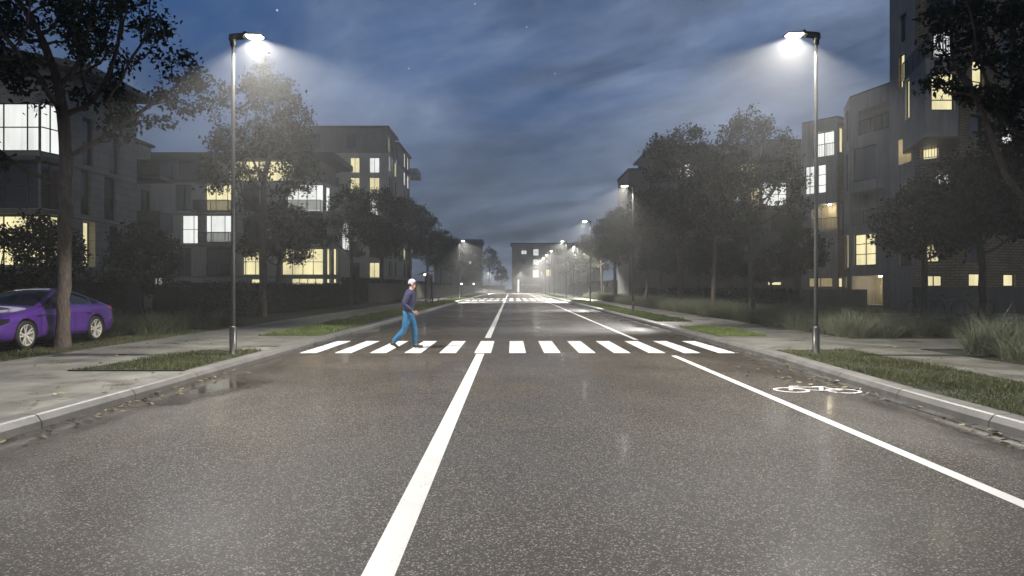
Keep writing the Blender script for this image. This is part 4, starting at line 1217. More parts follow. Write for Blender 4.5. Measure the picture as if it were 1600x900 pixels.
# ------------------------------------------------------------------ person
def skin_mesh(verts, edges, radii, levels=2):
    me = bpy.data.meshes.new('s'); me.from_pydata(verts, edges, [])
    o = bpy.data.objects.new('s', me); COL.objects.link(o)
    md = o.modifiers.new('k', 'SKIN'); md.use_smooth_shade = True
    for i, r in enumerate(radii):
        sv = me.skin_vertices[0].data[i]; sv.radius = r if hasattr(r, '__len__') else (r, r); sv.use_root = (i == 0)
    sb = o.modifiers.new('u', 'SUBSURF'); sb.levels = sb.render_levels = levels
    out = eval_mesh(o); bpy.data.objects.remove(o)
    return out


def join_meshes(name, meshes, mat, parent):
    bm = bmesh.new()
    for m in meshes: bm.from_mesh(m)
    me = bpy.data.meshes.new(name); bm.to_mesh(me); bm.free()
    me.materials.clear(); me.materials.append(mat); me.polygons.foreach_set('use_smooth', [True] * len(me.polygons)); me.polygons.foreach_set('material_index', [0] * len(me.polygons))
    o = bpy.data.objects.new(name, me); COL.objects.link(o); adopt(o, parent); return o


def person():
    t = thing('person', 'person in cap, navy jacket and blue jeans striding right over the crosswalk', 'person', (X(638, 18.1), 18.1, .005))
    hips = {-1: (-.02, -.095, .9), 1: (.02, .095, .9)}
    knee = {-1: (-.09, -.1, .485), 1: (.15, .1, .49)}
    ank = {-1: (-.385, -.1, .155), 1: (.17, .1, .085)}
    toe = {-1: (-.235, -.105, .03), 1: (.375, .11, .045)}
    sh = {-1: (.035, -.185, 1.43), 1: (.035, .185, 1.43)}
    elb = {-1: (-.075, -.255, 1.14), 1: (-.1, .26, 1.15)}
    wri = {-1: (.16, -.235, .965), 1: (-.02, .285, .92)}
    V = [(0, 0, .94), (.0, 0, 1.08), (.03, 0, 1.27), (.04, 0, 1.42), (.06, 0, 1.5), (.085, 0, 1.555), (.105, 0, 1.605), (.11, 0, 1.67), (.095, 0, 1.735), (.185, 0, 1.655), (.165, 0, 1.60)]
    Rr = [(.14, .1), (.12, .09), (.15, .1), (.1, .07), (.06, .06), (.054, .054), (.07, .075), (.078, .098), (.06, .075), .012, .03]
    E = [(0, 1), (1, 2), (2, 3), (3, 4), (4, 5), (5, 6), (6, 7), (7, 8), (7, 9), (6, 10)]
    for s in (-1, 1):
        b = len(V)
        V += [sh[s], elb[s], wri[s]]; Rr += [.055, .04, .027]; E += [(3, b), (b, b + 1), (b + 1, b + 2)]
        b = len(V)
        V += [hips[s], knee[s], ank[s], toe[s]]; Rr += [.085, .055, .04, .03]; E += [(0, b), (b, b + 1), (b + 1, b + 2), (b + 2, b + 3)]
    parts = [skin_mesh(V, E, Rr)]
    for s in (-1, 1):      # hands: palm, four curled fingers of different length, thumb from the side
        w = Vector(wri[s]); d = (w - Vector(elb[s])).normalized(); side = Vector((0, -s, 0)); side = (side - d * side.dot(d)).normalized(); nrm = d.cross(side)
        pv = [w, w + d * .045, w + d * .085]
        parts.append(skin_mesh([tuple(p) for p in pv], [(0, 1), (1, 2)], [(.026, .02), (.036, .017), (.036, .015)], 1))
        fwd = Vector((1, 0, 0)); fwd = (fwd - d * fwd.dot(d)).normalized()
        for k, L in enumerate((.068, .078, .073, .056)):
            q = w + d * .075 + nrm * (.027 - .018 * k); c1 = q + d * L * .5 + side * .008; c2 = c1 + d * L * .28 + side * .022; c3 = c2 + d * L * .1 + side * .024
            parts.append(skin_mesh([tuple(q), tuple(c1), tuple(c2), tuple(c3)], [(0, 1), (1, 2), (2, 3)], [.0095, .009, .0085, .007], 1))
        q = w + d * .025 + nrm * .024; c1 = q + nrm * .03 + d * .028 + side * .008; c2 = c1 + d * .035 + nrm * .006 + side * .01
        parts.append(skin_mesh([tuple(q), tuple(c1), tuple(c2)], [(0, 1), (1, 2)], [.013, .011, .008], 1))
    m = MB()
    for s in (-1, 1):
        m.ellipsoid((.1, s * .082, 1.655), (.022, .012, .034), 8, 6)
    e = m.build('ear_tmp', M['skin']); parts.append(e.data); bpy.data.objects.remove(e)
    join_meshes('body', parts, M['skin'], t)
    m = MB()
    for s in (-1, 1): m.ellipsoid((.172, s * .034, 1.682), (.011, .015, .009), 8, 6)
    m.build('eyes', M['hair_dark'], t, smooth=True)
    # jacket: torso, collar and sleeves
    V = [(-.005, 0, .86), (.005, 0, 1.08), (.03, 0, 1.27), (.04, 0, 1.42), (.062, 0, 1.505), (.075, 0, 1.535)]
    Rr = [(.205, .165), (.2, .155), (.215, .165), (.13, .11), (.08, .08), (.078, .078)]; E = [(0, 1), (1, 2), (2, 3), (3, 4), (4, 5)]
    for s in (-1, 1):
        b = len(V); el = Vector(elb[s]); wr = Vector(wri[s]); cuff = wr + (el - wr) * .08; mid = (el + wr) / 2
        V += [sh[s], tuple((Vector(sh[s]) + el) / 2 + Vector((-.01, 0, 0))), tuple(el), tuple(mid), tuple(cuff)]; Rr += [.098, .084, .07, .062, .05]; E += [(3, b), (b, b + 1), (b + 1, b + 2), (b + 2, b + 3), (b + 3, b + 4)]
    join_meshes('jacket', [skin_mesh(V, E, Rr)], M['jacket_cloth'], t)
    V = [(.0, 0, 1.06), (0, 0, .93)]; Rr = [(.14, .105), (.155, .125)]; E = [(0, 1)]
    for s in (-1, 1):
        b = len(V); h = Vector(hips[s]); k = Vector(knee[s]); a = Vector(ank[s])
        V += [tuple(h + Vector((0, 0, -.06))), tuple((h + k) / 2 + Vector((.015, 0, 0))), tuple(k), tuple((k + a) / 2 + Vector((-.01, 0, 0))), tuple(a + Vector((0, 0, .01)))]
        Rr += [.115, .1, .08, .078, .07]; E += [(1, b), (b, b + 1), (b + 1, b + 2), (b + 2, b + 3), (b + 3, b + 4)]
    join_meshes('jeans', [skin_mesh(V, E, Rr)], M['jeans_cloth'], t)
    for s in (-1, 1):
        a = Vector(ank[s]); q = Vector(toe[s]); f = (q - a); f.normalize()
        heel = a + Vector((-.045, 0, -.045)) if s > 0 else a + Vector((-.06, 0, -.01))
        me = skin_mesh([tuple(a + Vector((0, 0, .0))), tuple(heel), tuple(a + f * .1 + Vector((0, 0, -.012 if s > 0 else 0))), tuple(q + Vector((0, 0, .005)))], [(0, 1), (0, 2), (2, 3)], [(.05, .05), (.04, .038), (.048, .043), (.042, .03)])
        join_meshes('shoe', [me], M['shoe_dark'], t)
    # knitted cap with a dark peak
    m = MB(); m.lathe([(.083, -.03), (.087, .0), (.084, .04), (.066, .078), (.035, .098), (.001, .104)], n=20)
    for i, (x, y, z) in enumerate(m.v): m.v[i] = (x * 1.17 + .095, y * .98, z + 1.695)
    cap = m.build('cap', M['cap_cloth'], t, smooth=True, fix=True)
    m = MB(); n = 10
    for k in range(n + 1):
        a = -1.0 + 2.0 * k / n
        for r, z in ((.085, 1.715), (.165, 1.695)):
            m.v += [(.09 + math.cos(a) * r * 1.1, math.sin(a) * r * .75, z), (.09 + math.cos(a) * r * 1.1, math.sin(a) * r * .75, z + .008)]
    for k in range(n):
        b = 4 * k
        for q in ((0, 2, 6, 4), (1, 5, 7, 3), (2, 3, 7, 6)): m.f.append(tuple(b + i for i in q)); m.m.append(0); m.uv.append(None)
    m.build('peak', M['hair_dark'], cap, fix=True)
    m = MB(); m.ellipsoid((.075, 0, 1.66), (.075, .085, .065), 14, 8); m.build('hair', M['hair_dark'], t, smooth=True)
    t.scale = (1.0, 1.0, 1.0)
    return t
# ------------------------------------------------------------------ street furniture
def shelter():
    t = thing('bus_shelter', 'bus shelter with curved roof on slim posts at the left verge, beyond the walking person', 'bus shelter', (X(670, 64), 64, .15))
    m = MB(); n = 12; L = 2.9; W = 1.5
    rows = []
    for k in range(n + 1):
        f = k / n; x = -.95 + L * f; z = 2.42 + .38 * math.sin(PI * (f * .86 + .07))
        rows.append([(x, -W / 2, z), (x, W / 2, z), (x, W / 2, z + .07), (x, -W / 2, z + .07)])
    b = 0
    for r in rows: m.v += r
    for k in range(n):
        for a, c in ((0, 1), (1, 2), (2, 3), (3, 0)): m.f.append((4 * k + a, 4 * k + c, 4 * k + 4 + c, 4 * k + 4 + a)); m.m.append(0); m.uv.append(None)
    m.f += [(0, 1, 2, 3), (4 * n + 3, 4 * n + 2, 4 * n + 1, 4 * n)]; m.m += [0, 0]; m.uv += [None, None]
    m.build('roof', M['shelter_metal'], t, fix=True)
    for x, mt in ((-.2, 'frame_dark'), (-.04, 'shelter_metal'), (.1, 'shelter_metal'), (.26, 'frame_dark')):
        for y in (-.5, .5):
            m = MB(); m.tube([(x, y, 0), (x, y, 2.55)], .04, 8); m.build('post', M[mt], t)
    m = MB(); m.box(.3, 1.0, -.25, .25, .42, .47); m.box(.36, .42, -.2, .2, 0, .418); m.box(.88, .94, -.2, .2, 0, .418); m.build('bench', M['frame_dark'], t)
    m = MB(); m.box(-.15, .21, .52, .535, .3, 2.3); m.build('glass_panel', M['glass_rail'], t)


def bicycle(label, loc, rz):
    t = thing('bicycle', label, 'bicycle', loc, rz, 'bicycles parked below the brick tower')
    fr = MB(); bb = (0, 0, .28); seat = (-.18, 0, .78); head = (.36, 0, .76); rear = (-.45, 0, .34); front = (.52, 0, .34)
    for a, b, r in ((bb, seat, .016), (bb, head, .018), ((-.15, 0, .70), head, .016), (bb, rear, .011), ((-.155, 0, .7), rear, .009), (head, (.33, 0, .92), .015), (head, front, .013), (seat, (-.2, 0, .9), .014)): fr.tube([a, b], r, 8)
    fr.build('frame', M['bike_paint'], t, smooth=True)
    for c in (rear, front):
        m = MB(); N = 28
        ring = [(c[0] + .33 * math.cos(2 * PI * k / N), 0, c[2] + .33 * math.sin(2 * PI * k / N)) for k in range(N + 1)]
        m.tube(ring, .017, 6, cap=False); w = m.build('wheel', M['bike_rubber'], t, smooth=True)
        m = MB()
        for k in range(14): m.tube([c, (c[0] + .32 * math.cos(2 * PI * k / 14), 0, c[2] + .32 * math.sin(2 * PI * k / 14))], .003, 4)
        m.build('spokes', M['chrome'], w)
    m = MB(); m.tube([(.30, -.3, .97), (.34, -.2, .98), (.33, 0, .94), (.34, .2, .98), (.30, .3, .97)], .013, 8); m.build('handlebar', M['chrome'], t, smooth=True)
    m = MB(); m.ellipsoid((-.22, 0, .92), (.13, .07, .03), 12, 6); m.build('saddle', M['black_plastic'], t, smooth=True)
    m = MB(); m.tube([(.0, -.09, .28), (.0, -.09, .14)], .01, 6); m.box(-.04, .04, -.15, -.09, .12, .14); m.tube([(0, .09, .28), (0, .09, .42)], .01, 6); m.box(-.04, .04, .09, .15, .41, .43); m.build('pedals', M['black_plastic'], t)
    return t


def fence(name, label, p0, p1, h, step, post_every):
    t = thing(name, label, 'fence', (p0[0], p0[1], .135)); d = Vector((p1[0] - p0[0], p1[1] - p0[1], 0)); L = d.length; d.normalize()
    m = MB(); k = int(L / step)
    for i in range(k + 1):
        q = d * (i * step); m.bar(q + Vector((0, 0, .12)), q + Vector((0, 0, h)), .09, .03, up=(d.x, d.y, 0))
    off = Vector((d.y, -d.x, 0)) * -.05
    for z in (.35, h - .25): m.bar(off + Vector((0, 0, z)), off + d * L + Vector((0, 0, z)), .04, .07)
    m.build('slats', M['fence_paint'], t)
    for i in range(int(L / post_every) + 1):
        m = MB(); q = d * min(L, i * post_every + .02) + off * 2.4; m.bar(q, q + Vector((0, 0, h + .08)), .1); m.build('post', M['fence_paint'], t)


def small_things():
    shelter()
    for u, rz, l in ((1437, .25, 'left of the three bicycles parked below the brick tower, with a bright wheel'), (1480, .1, 'middle one of the three bicycles parked below the brick tower'), (1522, -.1, 'right one of the three bicycles parked below the brick tower')):
        bicycle(l, (X(u, 31.2), 31.2, .302), rz)
    m = MB(); m.box(16.4, 24.5, 29, 35, -.05, .3); tag(m.build('entrance_terrace', M['paving']), kind='structure')
    fence('slat_fence', 'slatted fence along the left pavement beyond the bus shelter', (-11.2, 56), (-11.2, 150), 1.75, .28, 6.0)
    fence('slat_fence', 'dark slatted fence at the right pavement edge, far beyond the grasses', (12.6, 96), (12.6, 158), 1.7, .28, 6.0)
    # lit house number on a little stand above the hedge
    t = thing('house_number', 'small glowing house number 15 above the hedge at the left house', 'sign', (X(247, 30), 30, .135))
    m = MB(); m.bar((0, .06, 0), (0, .06, 1.6), .05); m.box(-.26, .26, .03, .05, 1.52, 1.86); m.build('board', M['frame_dark'], t)
    cu = bpy.data.curves.new('number', 'FONT'); cu.body = '15'; cu.size = .36; cu.extrude = .012; cu.align_x = 'CENTER'
    o = bpy.data.objects.new('number_tmp', cu); COL.objects.link(o); me = eval_mesh(o); bpy.data.objects.remove(o)
    me.materials.clear(); me.materials.append(M['number_lit'])
    o = bpy.data.objects.new('digits', me); COL.objects.link(o); o.location = (0, .018, 1.58); o.rotation_euler = (PI / 2, 0, 0); adopt(o, t)
    # low path lights by the far fence
    for i, (u, Y, l) in enumerate(((721, 96, 'small white path light by the left fence, nearer one'), (740, 112, 'small white path light by the left fence, farther one'), (664, 70, 'small white path light beside the bus shelter roof'))):
        h = Z(445, Y) - .15 if i < 2 else Z(431, Y) - .15
        t = thing('path_light', l, 'path light', (X(u, Y), Y, .15), 0, 'path lights along the left fence')
        m = MB(); m.tube([(0, 0, 0), (0, 0, h)], .035, 8); m.build('post', M['rail_metal'], t)
        m = MB(); m.ellipsoid((0, 0, h + .12), (.14, .14, .12), 12, 8); m.build('globe', M['globe_glow'], t, smooth=True)
    # drive edging strip at the left patch
    m = MB(); m.box(-7.62, -5.63, 12.08, 12.14, .1, .17); tag(m.build('verge_edging', M['frame_dark']), kind='structure')


# ------------------------------------------------------------------ vegetation
def vegetation():
    define_trees()
    z = .12
    tree('near_left', 'street_tree', 'tall leafy tree right beside the purple car, trunk forking above it', (-10.85, 17.0, .13), .3)
    tree('near_right', 'street_tree', 'large dark tree overhanging the right frame edge in front of the brick tower', (12.85, 17.2, z), .4)
    tree('round', 'courtyard_tree', 'dark dense tree with a thick straight trunk in front of the brick tower', (X(1535, 26), 26, z), 2.0, 1.25)
    tree('round', 'courtyard_tree', 'low broad tree crown below the brick tower balcony', (X(1455, 30), 30.5, z), .4, 1.2)
    tree('round', 'courtyard_tree', 'small round dark tree just left of the right lamp post', (X(1245, 40), 40, z), 1.0, .98)
    tree('street', 'street_tree', 'tall tree behind the left lamp post, crown topped by lamp glow', (X(410, 34), 34, .13), 1.2, 1.06)
    tree('street', 'street_tree', 'tallest tree of the right row, in front of the wide dark block with lit windows', (X(1176, 30.7), 30.7, z), 2.9, .8)
    tree('street_broad', 'street_tree', 'broad tree of the right row left of the tallest one, by the thin chimney', (X(1064, 46), 46, z), .5, 1.22)
    tree('street_broad', 'street_tree', 'dark tree crowded between the tallest right tree and the one by the chimney', (X(1115, 40), 40, z), 3.5, .92)
    G = 'trees of the right row fading into the haze'
    for i, (u, Y, p, s) in enumerate(((1010, 60, 'street', .80), (962, 74, 'street_broad', 1.0), (941, 92, 'street', .86), (918, 112, 'street_broad', 1.0), (902, 132, 'street', .85), (893, 150, 'street_broad', .95))):
        tree(p, 'street_tree', ('tree behind the second right lamp post, by the stepped roof', 'tree between the second and third right lamp posts', 'hazy tree right of the third right lamp post', 'hazy tree of the right row behind the T shaped lamp', 'faint tree far down the right pavement', 'faintest tree at the end of the right pavement')[i], (X(u, Y), Y, z), i * 1.3, s, G)
    for i, (u, Y, s) in enumerate(((1113, 52, .95), (1142, 47, .85), (1090, 58, 1.1), (1032, 66, 1.2), (1205, 48, .8))):
        tree('round', 'small_tree', ('small dark multi stemmed tree behind the right grasses, under the wide dark block', 'small tree behind the right grasses, just left of the tallest tree trunk', 'small dark tree behind the grasses, below the left lit window of the wide block', 'small tree under the stepped roof, behind the right grasses', 'small tree behind the grasses, right of the tallest tree trunk')[i], (X(u, Y), Y, z), i * 2.1, s, 'small trees behind the right grasses')
    L = 'trees of the left row'
    for i, (u, Y, p, s) in enumerate(((548, 52, 'street', .8), (598, 62, 'street_broad', 1.05), (640, 80, 'street_broad', 1.18), (667, 96, 'street', 1.0), (690, 118, 'street_broad', 1.12), (706, 140, 'street', 1.0))):
        tree(p, 'street_tree', ('slender tree in front of the gap between the two middle left blocks', 'broad tree right of the slender one, hiding the tall left block', 'largest dark tree of the left row, behind the walking person', 'tree of the left row above the bus shelter', 'tree of the left row next to the far left lamp', 'last small tree of the left row, beyond the far left lamp')[i], (X(u, Y), Y, .13), i * 1.7 + .6, s, L)
    tree('round', 'small_tree', 'low dark tree behind the hedge in front of the middle left windows', (X(435, 44), 44, .13), .2, 1.3)
    tree('bush', 'shrub_tree', 'bushy small tree in front of the lit ground floor bay at far left', (X(58, 25), 25, .13), .7, 1.08, None, 'shrub')
    tree('bush', 'shrub_tree', 'bushy small tree between the two left houses, above the glowing number', (X(222, 33), 33, .13), 2.2, 1.2, None, 'shrub')
    tree('street', 'distant_tree', 'distant tree beyond the end of the road, right of the low dark block', (X(764, 196), 196, .0), .4, 1.1)
    tree('street_broad', 'distant_tree', 'distant low tree left of the pale end block', (X(784, 200), 200, .0), .4, .75)
    tree('street_broad', 'distant_tree', 'distant tree right of the pale end block', (X(905, 190), 190, .0), 1.4, 1.1)
    for i, (u, Y, p, s, l) in enumerate(((700, 186, 'street_broad', 1.3, 'distant tree left of the small dark flat roofed block'), (733, 190, 'street_broad', .8, 'distant low tree in front of the small dark flat roofed block'), (930, 170, 'street_broad', 1.15, 'distant tree at the far right end of the road'),
            (960, 108, 'street_broad', 1.1, 'back tree behind the right row, near the far crossing'), (985, 88, 'street_broad', 1.05, 'back tree by the stepped left end of the wide dark block'))):
        tree(p, 'distant_tree', l, (X(u, Y), Y, 0), i * 1.1, s)
    # hedges
    hedge('hedge', 'far part of the hedge on the left, behind the slatted fence', (-13.3, 57), (-13.3, 156), 1.0, 2.1, .13, 7, 45, .2)
    hedge('hedge', 'far hedge on the right, behind the dark slatted fence', (13.8, 93), (13.8, 158), 1.0, 2.2, .12, 8, 45, .2)
    hedge('hedge', 'long dark clipped hedge along the left pavement, under the middle left house', (-13.3, 27), (-13.3, 55), 1.0, 1.55, .13, 3, 230)
    hedge('hedge', 'dark clipped hedge behind the purple car', (-30, 24.6), (-13.2, 24.6), 1.0, 1.72, .13, 4, 200)
    hedge('hedge', 'dark hedge behind the right ornamental grasses', (13.6, 34), (13.6, 92), .9, 1.25, .12, 5, 90, .13)
    hedge('hedge', 'low hedge under the canopy of the end block', (3.0, 181.5), (8.0, 181.5), 1.2, 1.5, 0, 6, 40, .2)
    # verge lawns
    kx = lambda Y: kerb_x(1, Y) + .3
    lawn('verge_grass', 1, [(-7.6, 12.16), (-5.66, 12.16), (-5.66, 16.0), (-7.1, 16.0)], 9000, .085, .011, M['grass_dull'], .152)
    lawn('verge_grass', 2, [(-7.5, 20.8), (-5.66, 20.8), (-5.66, 62), (-7.5, 62)], 22000, .1, .022, M['grass_blade'], .152)
    lawn('verge_grass', 3, [(kx(5), 5), (7.75, 5), (7.75, 16.05), (kx(16.05), 16.05), (kx(12), 12), (kx(9), 9)], 26000, .085, .011, M['grass_dull'], .152)
    lawn('verge_grass', 4, [(kx(20.6), 20.6), (7.5, 20.6), (7.7, 25.4), (kx(25), 25.4)], 8000, .09, .014, M['grass_blade'], .152)
    lawn('verge_grass', 5, [(kx(29), 29.2), (7.6, 29.2), (7.6, 76), (kx(76), 76)], 22000, .11, .026, M['grass_blade'], .152)
    lawn('verge_grass', 6, [(-7.5, 64), (-5.66, 64), (-5.66, 160), (-7.5, 160)], 9000, .12, .06, M['grass_blade'], .152)
    lawn('verge_grass', 7, [(kx(97), 97), (7.6, 97), (7.6, 158), (kx(158), 158)], 7000, .12, .06, M['grass_blade'], .152)
    for nm, pts in (('verge', [(-7.6, 12.15), (-5.62, 12.15), (-5.62, 16.0), (-7.1, 16.0)]), ('verge', [(-7.5, 20.8), (-5.62, 20.8), (-5.62, 160), (-7.5, 160)]),
                    ('verge', [(kx(5) , 5), (7.75, 5), (7.75, 16.05), (kx(16), 16.05), (kx(13), 13), (kx(10), 10)]), ('verge', [(kx(20.6), 20.6), (7.5, 20.6), (7.7, 25.4), (kx(25), 25.4)]), ('verge', [(kx(29), 29.2), (7.6, 29.2), (7.6, 158), (kx(158), 158)])):
        m = MB(); m.quad([(x, y, .1545) for x, y in pts]); tag(m.build(nm, M['lawn_soil'], fix=False), kind='structure')
    lawn('lawn_grass', 8, [(-11.2, 9), (-9.8, 9), (-9.8, 27), (-12.5, 27), (-12.5, 21.5), (-11.2, 21.5)], 15000, .07, .012, M['grass_dull'], .137)
    # ornamental grasses
    clump_mesh('a', 1, 1300, .34, .95, .008, M['reed'], .5, .75); clump_mesh('b', 2, 1300, .4, .85, .008, M['reed'], .6, .85); clump_mesh('d', 3, 900, .36, .9, .009, M['reed_dark'], .5, .75)
    clump_mesh('tall', 4, 130, .2, 1.5, .012, M['reed'], .25, .45)
    rg = random.Random(8)
    near = [(10.35, 15.3, 'a', 1.0, 'dense grass clump at the right frame edge, beside the pavement'), (10.3, 14.0, 'b', 1.0, 'grass clump at the right frame edge, nearest the viewer'), (11.3, 15.7, 'b', 1.15, 'grass clump behind the edging at the right, in front of the overhanging tree'),
            (11.4, 14.2, 'a', 1.1, 'tallish grass clump at the far right frame edge'), (10.9, 16.0, 'tall', .72, 'sparse upright reed clump in front of the parked bicycles'), (12.3, 15.6, 'a', 1.1, 'back grass clump at the right frame edge under the overhanging tree'), (12.4, 14.2, 'b', 1.1, 'outermost grass clump at the right frame edge'),
            (9.95, 20.6, 'a', 1.0, 'big grass clump just right of the right lamp post'), (11.0, 20.9, 'b', 1.05, 'grass clump right of the right lamp post, second from it'), (12.1, 21.0, 'a', 1.0, 'grass clump left of the entrance path, in front of the lit garage'), (10.2, 22.3, 'b', 1.0, 'grass clump directly behind the right lamp post'),
            (11.5, 22.6, 'a', 1.1, 'grass clump behind the ones by the right lamp post'), (13.3, 21.2, 'd', 1.0, 'dark grass clump at the corner of the entrance path')]
    for x, y, k, s, l in near: clump(k, 'ornamental_grass', l, (x, y, .12), rg.uniform(0, 6), s * 1.2)
    G = 'ornamental grasses in the bed along the right pavement'
    Y = 24.0
    while Y < 92:
        for x in (9.95, 10.9, 11.9):
            if Y > 70 and x > 11: continue
            clump(rg.choice('aab'), 'ornamental_grass', 'grey green grass clump in the long bed beside the right pavement', (x + rg.uniform(-.25, .25), Y + rg.uniform(-.5, .5), .12), rg.uniform(0, 6), rg.uniform(1.0, 1.3), G)
        Y += 1.35 if Y < 50 else 1.9
    G = 'ornamental grasses in front of the left hedges'
    for i in range(16):
        x = -11.2 - (i % 3) * .95 + rg.uniform(-.25, .25); Y = 21.8 + (i // 3) * .95 + rg.uniform(-.2, .2)
        clump('d', 'ornamental_grass', 'dull green grass clump between the purple car and the left hedge', (x, Y, .135), rg.uniform(0, 6), rg.uniform(.85, 1.1), G)
    # fallen leaves along both gutters and on the pavement
    rng = np.random.default_rng(5); P = []
    for k in range(130):
        Y = rng.uniform(5.5, 13.5); P.append((-5.33 + abs(rng.normal()) * .22 + .02, Y, .006))
    for k in range(45): P.append((-5.33 - rng.uniform(.1, 1.2), rng.uniform(6, 12), .158))
    for k in range(110):
        Y = rng.uniform(6, 17); P.append((kerb_x(1, Y) - abs(rng.normal()) * .25 - .03, Y, .008))
    for k in range(40): P.append((4.7 + rng.normal() * .35, 12.3 + rng.normal() * .8, .008))
    for k in range(30): P.append((rng.uniform(7.8, 9.3), rng.uniform(8, 20), .157))
    for k in range(40): P.append((rng.uniform(-9.5, -7.6), rng.uniform(9, 20), .157))
    P = np.array(P); n = len(P); a = rng.random(n) * 6.28; s = .028 + .03 * rng.random(n)
    d = np.stack([np.cos(a), np.sin(a), rng.normal(size=n) * .15], 1) * s[:, None]; e = np.stack([-np.sin(a), np.cos(a), rng.normal(size=n) * .25], 1) * s[:, None] * .5
    P[:, 2] += .012
    V = np.stack([P - d, P + e, P + d, P - e], 1).reshape(-1, 3)
    tag(mesh_np('leaf_litter', V, np.arange(len(V)), np.full(n, 4), M['dead_leaf']), kind='stuff')


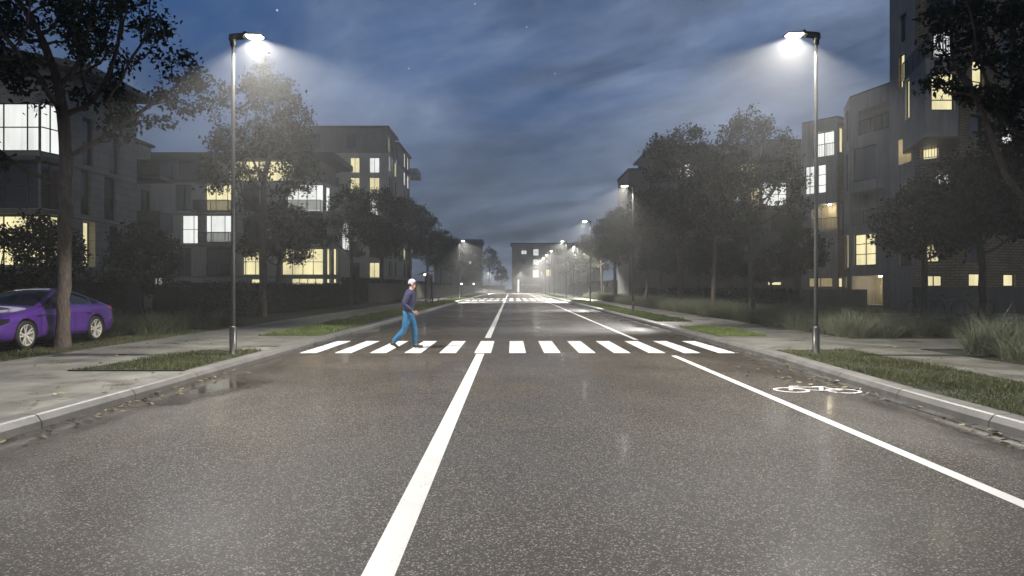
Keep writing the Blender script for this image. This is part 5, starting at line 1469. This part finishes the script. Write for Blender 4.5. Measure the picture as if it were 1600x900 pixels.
# ------------------------------------------------------------------ sky, air, camera, render
def world():
    w = bpy.data.worlds.new('World'); scene.world = w; w.use_nodes = True
    nt = w.node_tree; N = nt.nodes; L = nt.links; bg = N['Background']
    def nd(ty, **k):
        n = N.new(ty)
        for a, b in k.items(): setattr(n, a, b)
        return n
    sky = nd('ShaderNodeTexSky', sky_type='NISHITA', sun_disc=False, sun_elevation=R(3), sun_rotation=R(150))
    tc = nd('ShaderNodeTexCoord'); sx = nd('ShaderNodeSeparateXYZ'); L.new(tc.outputs['Generated'], sx.inputs[0])

    def mth(op, a, b=0.0, clamp=False):
        m = nd('ShaderNodeMath', operation=op); m.use_clamp = clamp
        for i, q in enumerate((a, b)):
            if hasattr(q, 'links'): L.new(q, m.inputs[i])
            else: m.inputs[i].default_value = q
        return m.outputs[0]

    def ramp(src, stops):
        r = nd('ShaderNodeValToRGB'); e = r.color_ramp.elements
        while len(e) < len(stops): e.new(.5)
        for k, (p, c) in zip(e, stops): k.position = p; k.color = (*c, 1) if hasattr(c, '__len__') else (c, c, c, 1)
        L.new(src, r.inputs[0]); return r.outputs[0]

    def mix(f, a, b, bl='MIX'):
        m = nd('ShaderNodeMix', data_type='RGBA', blend_type=bl)
        for i, q in ((0, f), (6, a), (7, b)):
            if hasattr(q, 'links'): L.new(q, m.inputs[i])
            else: m.inputs[i].default_value = q if i == 0 else (*q, 1)
        return m.outputs[2]
    el = mth('MAXIMUM', sx.outputs[2], 0.0)
    clear = ramp(el, [(0, (.042, .056, .085)), (.12, (.04, .064, .12)), (.3, (.027, .064, .165)), (.6, (.022, .05, .12)), (1, (.014, .03, .085))])
    den = mth('ADD', el, .16)
    cx = mth('DIVIDE', sx.outputs[0], den); cy = mth('DIVIDE', sx.outputs[1], den)
    cb = nd('ShaderNodeCombineXYZ'); L.new(cx, cb.inputs[0]); L.new(cy, cb.inputs[1])
    m0 = nd('ShaderNodeMapping'); m0.inputs['Rotation'].default_value = (0, 0, R(50)); L.new(cb.outputs[0], m0.inputs[0])
    mp = nd('ShaderNodeMapping'); mp.inputs['Scale'].default_value = (.95, 1.5, 1); mp.inputs['Location'].default_value = (.9, .35, 0); L.new(m0.outputs[0], mp.inputs[0])

    def noise(sc, det, rg, dist):
        n = nd('ShaderNodeTexNoise'); n.inputs['Scale'].default_value = sc; n.inputs['Detail'].default_value = det; n.inputs['Roughness'].default_value = rg; n.inputs['Distortion'].default_value = dist
        L.new(mp.outputs[0], n.inputs['Vector']); return n.outputs['Fac']
    n1 = noise(1.5, 10, .6, .35); n2 = noise(.55, 4, .5, .2)
    side = ramp(mth('ADD', mth('MULTIPLY', sx.outputs[0], .8), .45), [(0, .0), (1, .3)])
    cov = mth('ADD', mth('ADD', mth('MULTIPLY', n1, .75), mth('MULTIPLY', n2, .35)), side)
    fac = ramp(cov, [(.5, 0.0), (.82, 1.0)])
    cc = ramp(noise(1.7, 6, .6, .4), [(.32, (.055, .074, .11)), (.66, (.2, .25, .35))])
    col = mix(mth('MULTIPLY', fac, .75), clear, cc)
    low = ramp(el, [(0.02, 1.0), (.3, 0.0)])
    dark = ramp(noise(.8, 5, .5, .3), [(.45, 1.0), (.66, .62)])
    col = mix(1.0, col, dark, 'MULTIPLY')
    nish = mix(1.0, sky.outputs[0], (.004, .005, .007), 'MULTIPLY')
    col = mix(1.0, col, nish, 'ADD')
    # evening sky: brightest low ahead of the viewer, falling off overhead and behind
    col = mix(1.0, col, ramp(el, [(.36, 1.0), (.62, .2), (1, .1)]), 'MULTIPLY')
    col = mix(1.0, col, ramp(mth('ADD', mth('MULTIPLY', sx.outputs[1], .5), .5), [(.35, .8), (.8, 1.0)]), 'MULTIPLY')
    # a handful of stars
    for u, v in ((433, 16), (639, 107), (823, 42), (867, 115), (742, 6)):
        d = Vector(((u - CU) / F, 1, (CV - v) / F)).normalized()
        dt = nd('ShaderNodeVectorMath', operation='DOT_PRODUCT'); L.new(tc.outputs['Generated'], dt.inputs[0]); dt.inputs[1].default_value = d
        s = mth('MULTIPLY', mth('GREATER_THAN', dt.outputs['Value'], 1 - (1.0e-6 if u == 433 else 3.5e-7)), .3)
        cbn = nd('ShaderNodeCombineXYZ'); [L.new(s, cbn.inputs[i]) for i in range(3)]
        col = mix(1.0, col, cbn.outputs[0], 'ADD')
    L.new(col, bg.inputs[0]); bg.inputs[1].default_value = SKY
    sun = bpy.data.lights.new('facade_fill_sun', 'SUN'); sun.energy = .2; sun.angle = R(6); sun.color = (1, .96, .86)  # added fill from behind the viewer that softly lifts the facades, not a moon
    so = bpy.data.objects.new('facade_fill_sun', sun); COL.objects.link(so); so.rotation_euler = (R(62), 0, R(-22))
    # air
    m = MB(); m.box(-130, 130, -42, 232, -1.2, 31)
    t = NT('night_haze'); t.n.remove(t.b)
    pv = t.node('ShaderNodeVolumePrincipled'); pv.inputs['Color'].default_value = (.93, .92, .9, 1); pv.inputs['Density'].default_value = HAZE; pv.inputs['Anisotropy'].default_value = ANISO
    t.link(pv.outputs[0], t.n['Material Output'].inputs['Volume'])
    t.mat.cycles.homogeneous_volume = True
    tag(m.build('haze', t.mat), kind='stuff')


SKY = 1.75
HAZE = .0025
ANISO = .7


def camera():
    cd = bpy.data.cameras.new('camera'); co = bpy.data.objects.new('camera', cd); COL.objects.link(co)
    co.location = (0, 0, CH); co.rotation_euler = (PI / 2, 0, 0)
    cd.lens = F / 1600 * 36; cd.sensor_width = 36; cd.shift_x = 1 / 1600; cd.shift_y = -2 / 1600; cd.clip_end = 2000; cd.clip_start = .05
    scene.camera = co


setting(); lamps(); buildings(); car(); person(); small_things(); vegetation(); world(); camera()
scene.view_settings.view_transform = 'Standard'; scene.view_settings.look = 'None'; scene.view_settings.exposure = 0; scene.view_settings.gamma = 1
cy = scene.cycles
cy.max_bounces = 4; cy.diffuse_bounces = 2; cy.glossy_bounces = 2; cy.transmission_bounces = 2; cy.transparent_max_bounces = 8; cy.volume_bounces = 0
cy.sample_clamp_indirect = 2.5; cy.sample_clamp_direct = 0; cy.use_denoising = True; cy.use_light_tree = True
cy.caustics_reflective = False; cy.caustics_refractive = False
